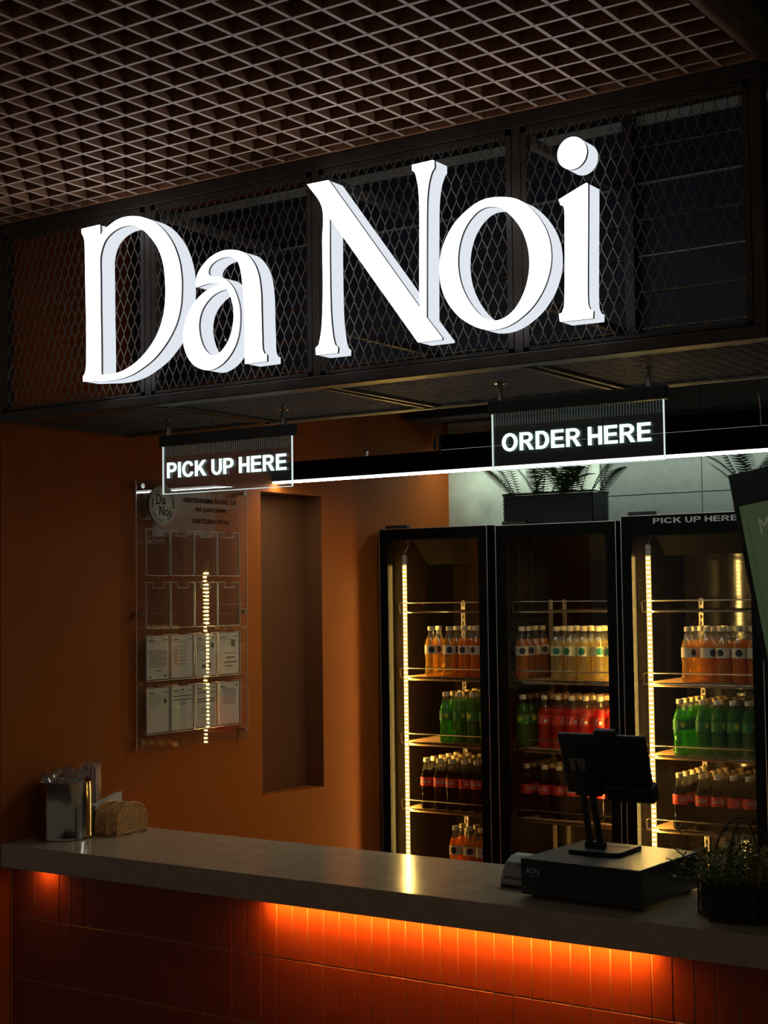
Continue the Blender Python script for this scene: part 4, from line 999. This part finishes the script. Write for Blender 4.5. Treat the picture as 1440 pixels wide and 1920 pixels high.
def tuft(mb, base, tip, nl, L, W, rr, narrow=1.0):
    a = Vector(base); b = Vector(tip); d = (b-a)
    mb.tube([a, a+d*0.5+Vector((rr.uniform(-.004, .004), rr.uniform(-.004, .004), 0)), b], 0.0014, 4)
    for k in range(nl):
        f = 0.30+0.70*k/(nl-1); p = a+d*f; az = rr.uniform(0, 6.28); el = rr.uniform(-0.1, 1.0)
        v = Vector((math.cos(az)*math.cos(el), math.sin(az)*math.cos(el), math.sin(el))); s = v.cross(Vector((0, 0, 1))).normalized()
        l = L*rr.uniform(0.7, 1.2); w = W*narrow; st = len(mb.v); n = v.cross(s)*w*0.35
        mb.v += [tuple(p), tuple(p+v*l*0.5+s*w+n), tuple(p+v*l), tuple(p+v*l*0.5-s*w+n), tuple(p+v*l*0.5-n*0.4)]
        mb.f += [(st, st+1, st+4), (st+1, st+2, st+4), (st+2, st+3, st+4), (st+3, st, st+4)]
rr = random.Random(4)
for nm, m_, cnt, L, W, lo, hi, nl in (('foliage', M_leaf, 46, 0.022, 0.0055, 0.10, 0.20, 18), ('foliage', M_leafy, 18, 0.018, 0.0032, 0.13, 0.215, 22)):
    f = MB()
    for k in range(cnt):
        a = rr.uniform(0, 6.28); q = 0.085*math.sqrt(rr.random())
        bx, by = 2.472+q*math.cos(a), 0.178+q*math.sin(a)
        h = rr.uniform(lo, hi)*(1.05-0.9*(q/0.1)**2*0.35)
        if m_ is M_leafy: bx = 2.50+abs(bx-2.472)*0.9
        tuft(f, (bx, by, ZC+0.075), (2.472+(bx-2.472)*1.28+rr.uniform(-.01, .01), 0.178+(by-0.178)*1.28+rr.uniform(-.01, .01), ZC+h), nl, L, W, rr)
    tag(f.build(nm, m_, wp), kind='stuff')
sp = MB()
for (az, l, h) in ((195, 0.17, 0.06), (205, 0.15, 0.10), (180, 0.14, 0.15), (215, 0.16, 0.02)):
    a = R(az); tuft(sp, (2.42, 0.17, ZC+0.08), (2.42+l*0.75*math.cos(a), 0.17+l*0.75*math.sin(a), ZC+0.085+h*0.8), 13, 0.020, 0.0045, rr)
tag(sp.build('trailing_sprigs', M_leaf, wp), kind='stuff')

# ================================================================== TILTED MENU BOARD AT RIGHT
mbd = thing('menu_board', 'black framed green menu board tilted on its stand at the right edge', 'menu board', (2.50, 0.76, 0))
TA = R(9.6); OX, OZ = 2.272, 2.068
def mp(u, v, y): # u right, v down from the top left corner, board rolled about the y axis
    return (OX+u*math.cos(TA)+v*math.sin(TA), y, OZ+u*math.sin(TA)-v*math.cos(TA))
def mslab(mb, u0, u1, v0, v1, y0, y1):
    return mb.hexa([mp(u0, v1, y0), mp(u1, v1, y0), mp(u1, v1, y1), mp(u0, v1, y1), mp(u0, v0, y0), mp(u1, v0, y0), mp(u1, v0, y1), mp(u0, v0, y1)])
BW, BH = 0.46, 0.72
fr = mslab(MB(), 0, BW, 0, 0.094, 0.70, 0.73); mslab(fr, 0, BW, BH-0.05, BH, 0.70, 0.73); mslab(fr, 0, 0.012, 0.094, BH-0.05, 0.70, 0.73); mslab(fr, BW-0.012, BW, 0.094, BH-0.05, 0.70, 0.73)
fr.build('frame', M_posp, mbd, bevel=0.002)
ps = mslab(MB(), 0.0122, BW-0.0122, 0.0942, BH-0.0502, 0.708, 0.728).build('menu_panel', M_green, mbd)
q = MB(); e = 0.0012; u0, u1, v0, v1 = 0.028, BW-0.028, 0.118, BH-0.07
path = []
for cx_, cy_, a0 in ((u1-0.012, v0+0.012, -90), (u1-0.012, v1-0.012, 0), (u0+0.012, v1-0.012, 90), (u0+0.012, v0+0.012, 180)):
    for k in range(6): path.append(mp(cx_+0.012*math.cos(R(a0+18*k)), cy_+0.012*math.sin(R(a0+18*k)), 0.7075))
q.tube(path, 0.0009, 4, True).build('border_line', M_silver, ps)
me = text_mesh('Menu', 0.0, 0, 0.3)
MB().add_mesh(me, lambda c: mp(0.062+c.x*0.092, 0.188-c.y*0.048, 0.7076-c.z*0.0008)).build('menu_lettering', mat('pale_menu_print', (0.55, 0.53, 0.42), 0.6, vary=0.1, emit=(0.5, 0.48, 0.38), estr=0.12), ps)  # lettering brightened by added emission, like the panel
tl = MB()
for k in range(9):
    mslab(tl, 0.066, 0.066+0.3*(0.8 if k % 3 else 1.0), 0.285+0.030*k+(0.02 if k > 2 else 0), 0.292+0.030*k+(0.02 if k > 2 else 0), 0.7068, 0.7078)
tl.build('menu_lines', mat('dim_green_print', (0.22, 0.25, 0.17), 0.6, vary=0.2, vscale=200, emit=(0.3, 0.34, 0.24), estr=0.12), ps)  # added emission lifts these printed lines too
MB().tube([(2.52, 0.76, 0.02), (2.52, 0.76, 1.75)], 0.016, 10).build('stand_pole', M_posp, mbd, True)
MB().lathe([(0.16, 0), (0.16, 0.012), (0.02, 0.022)], 24, (2.52, 0.76, 0)).build('stand_foot', M_posp, mbd, True)
MB().box(2.49, 2.55, 0.7302, 0.775, 1.62, 1.74).build('stand_bracket', M_posp, mbd)
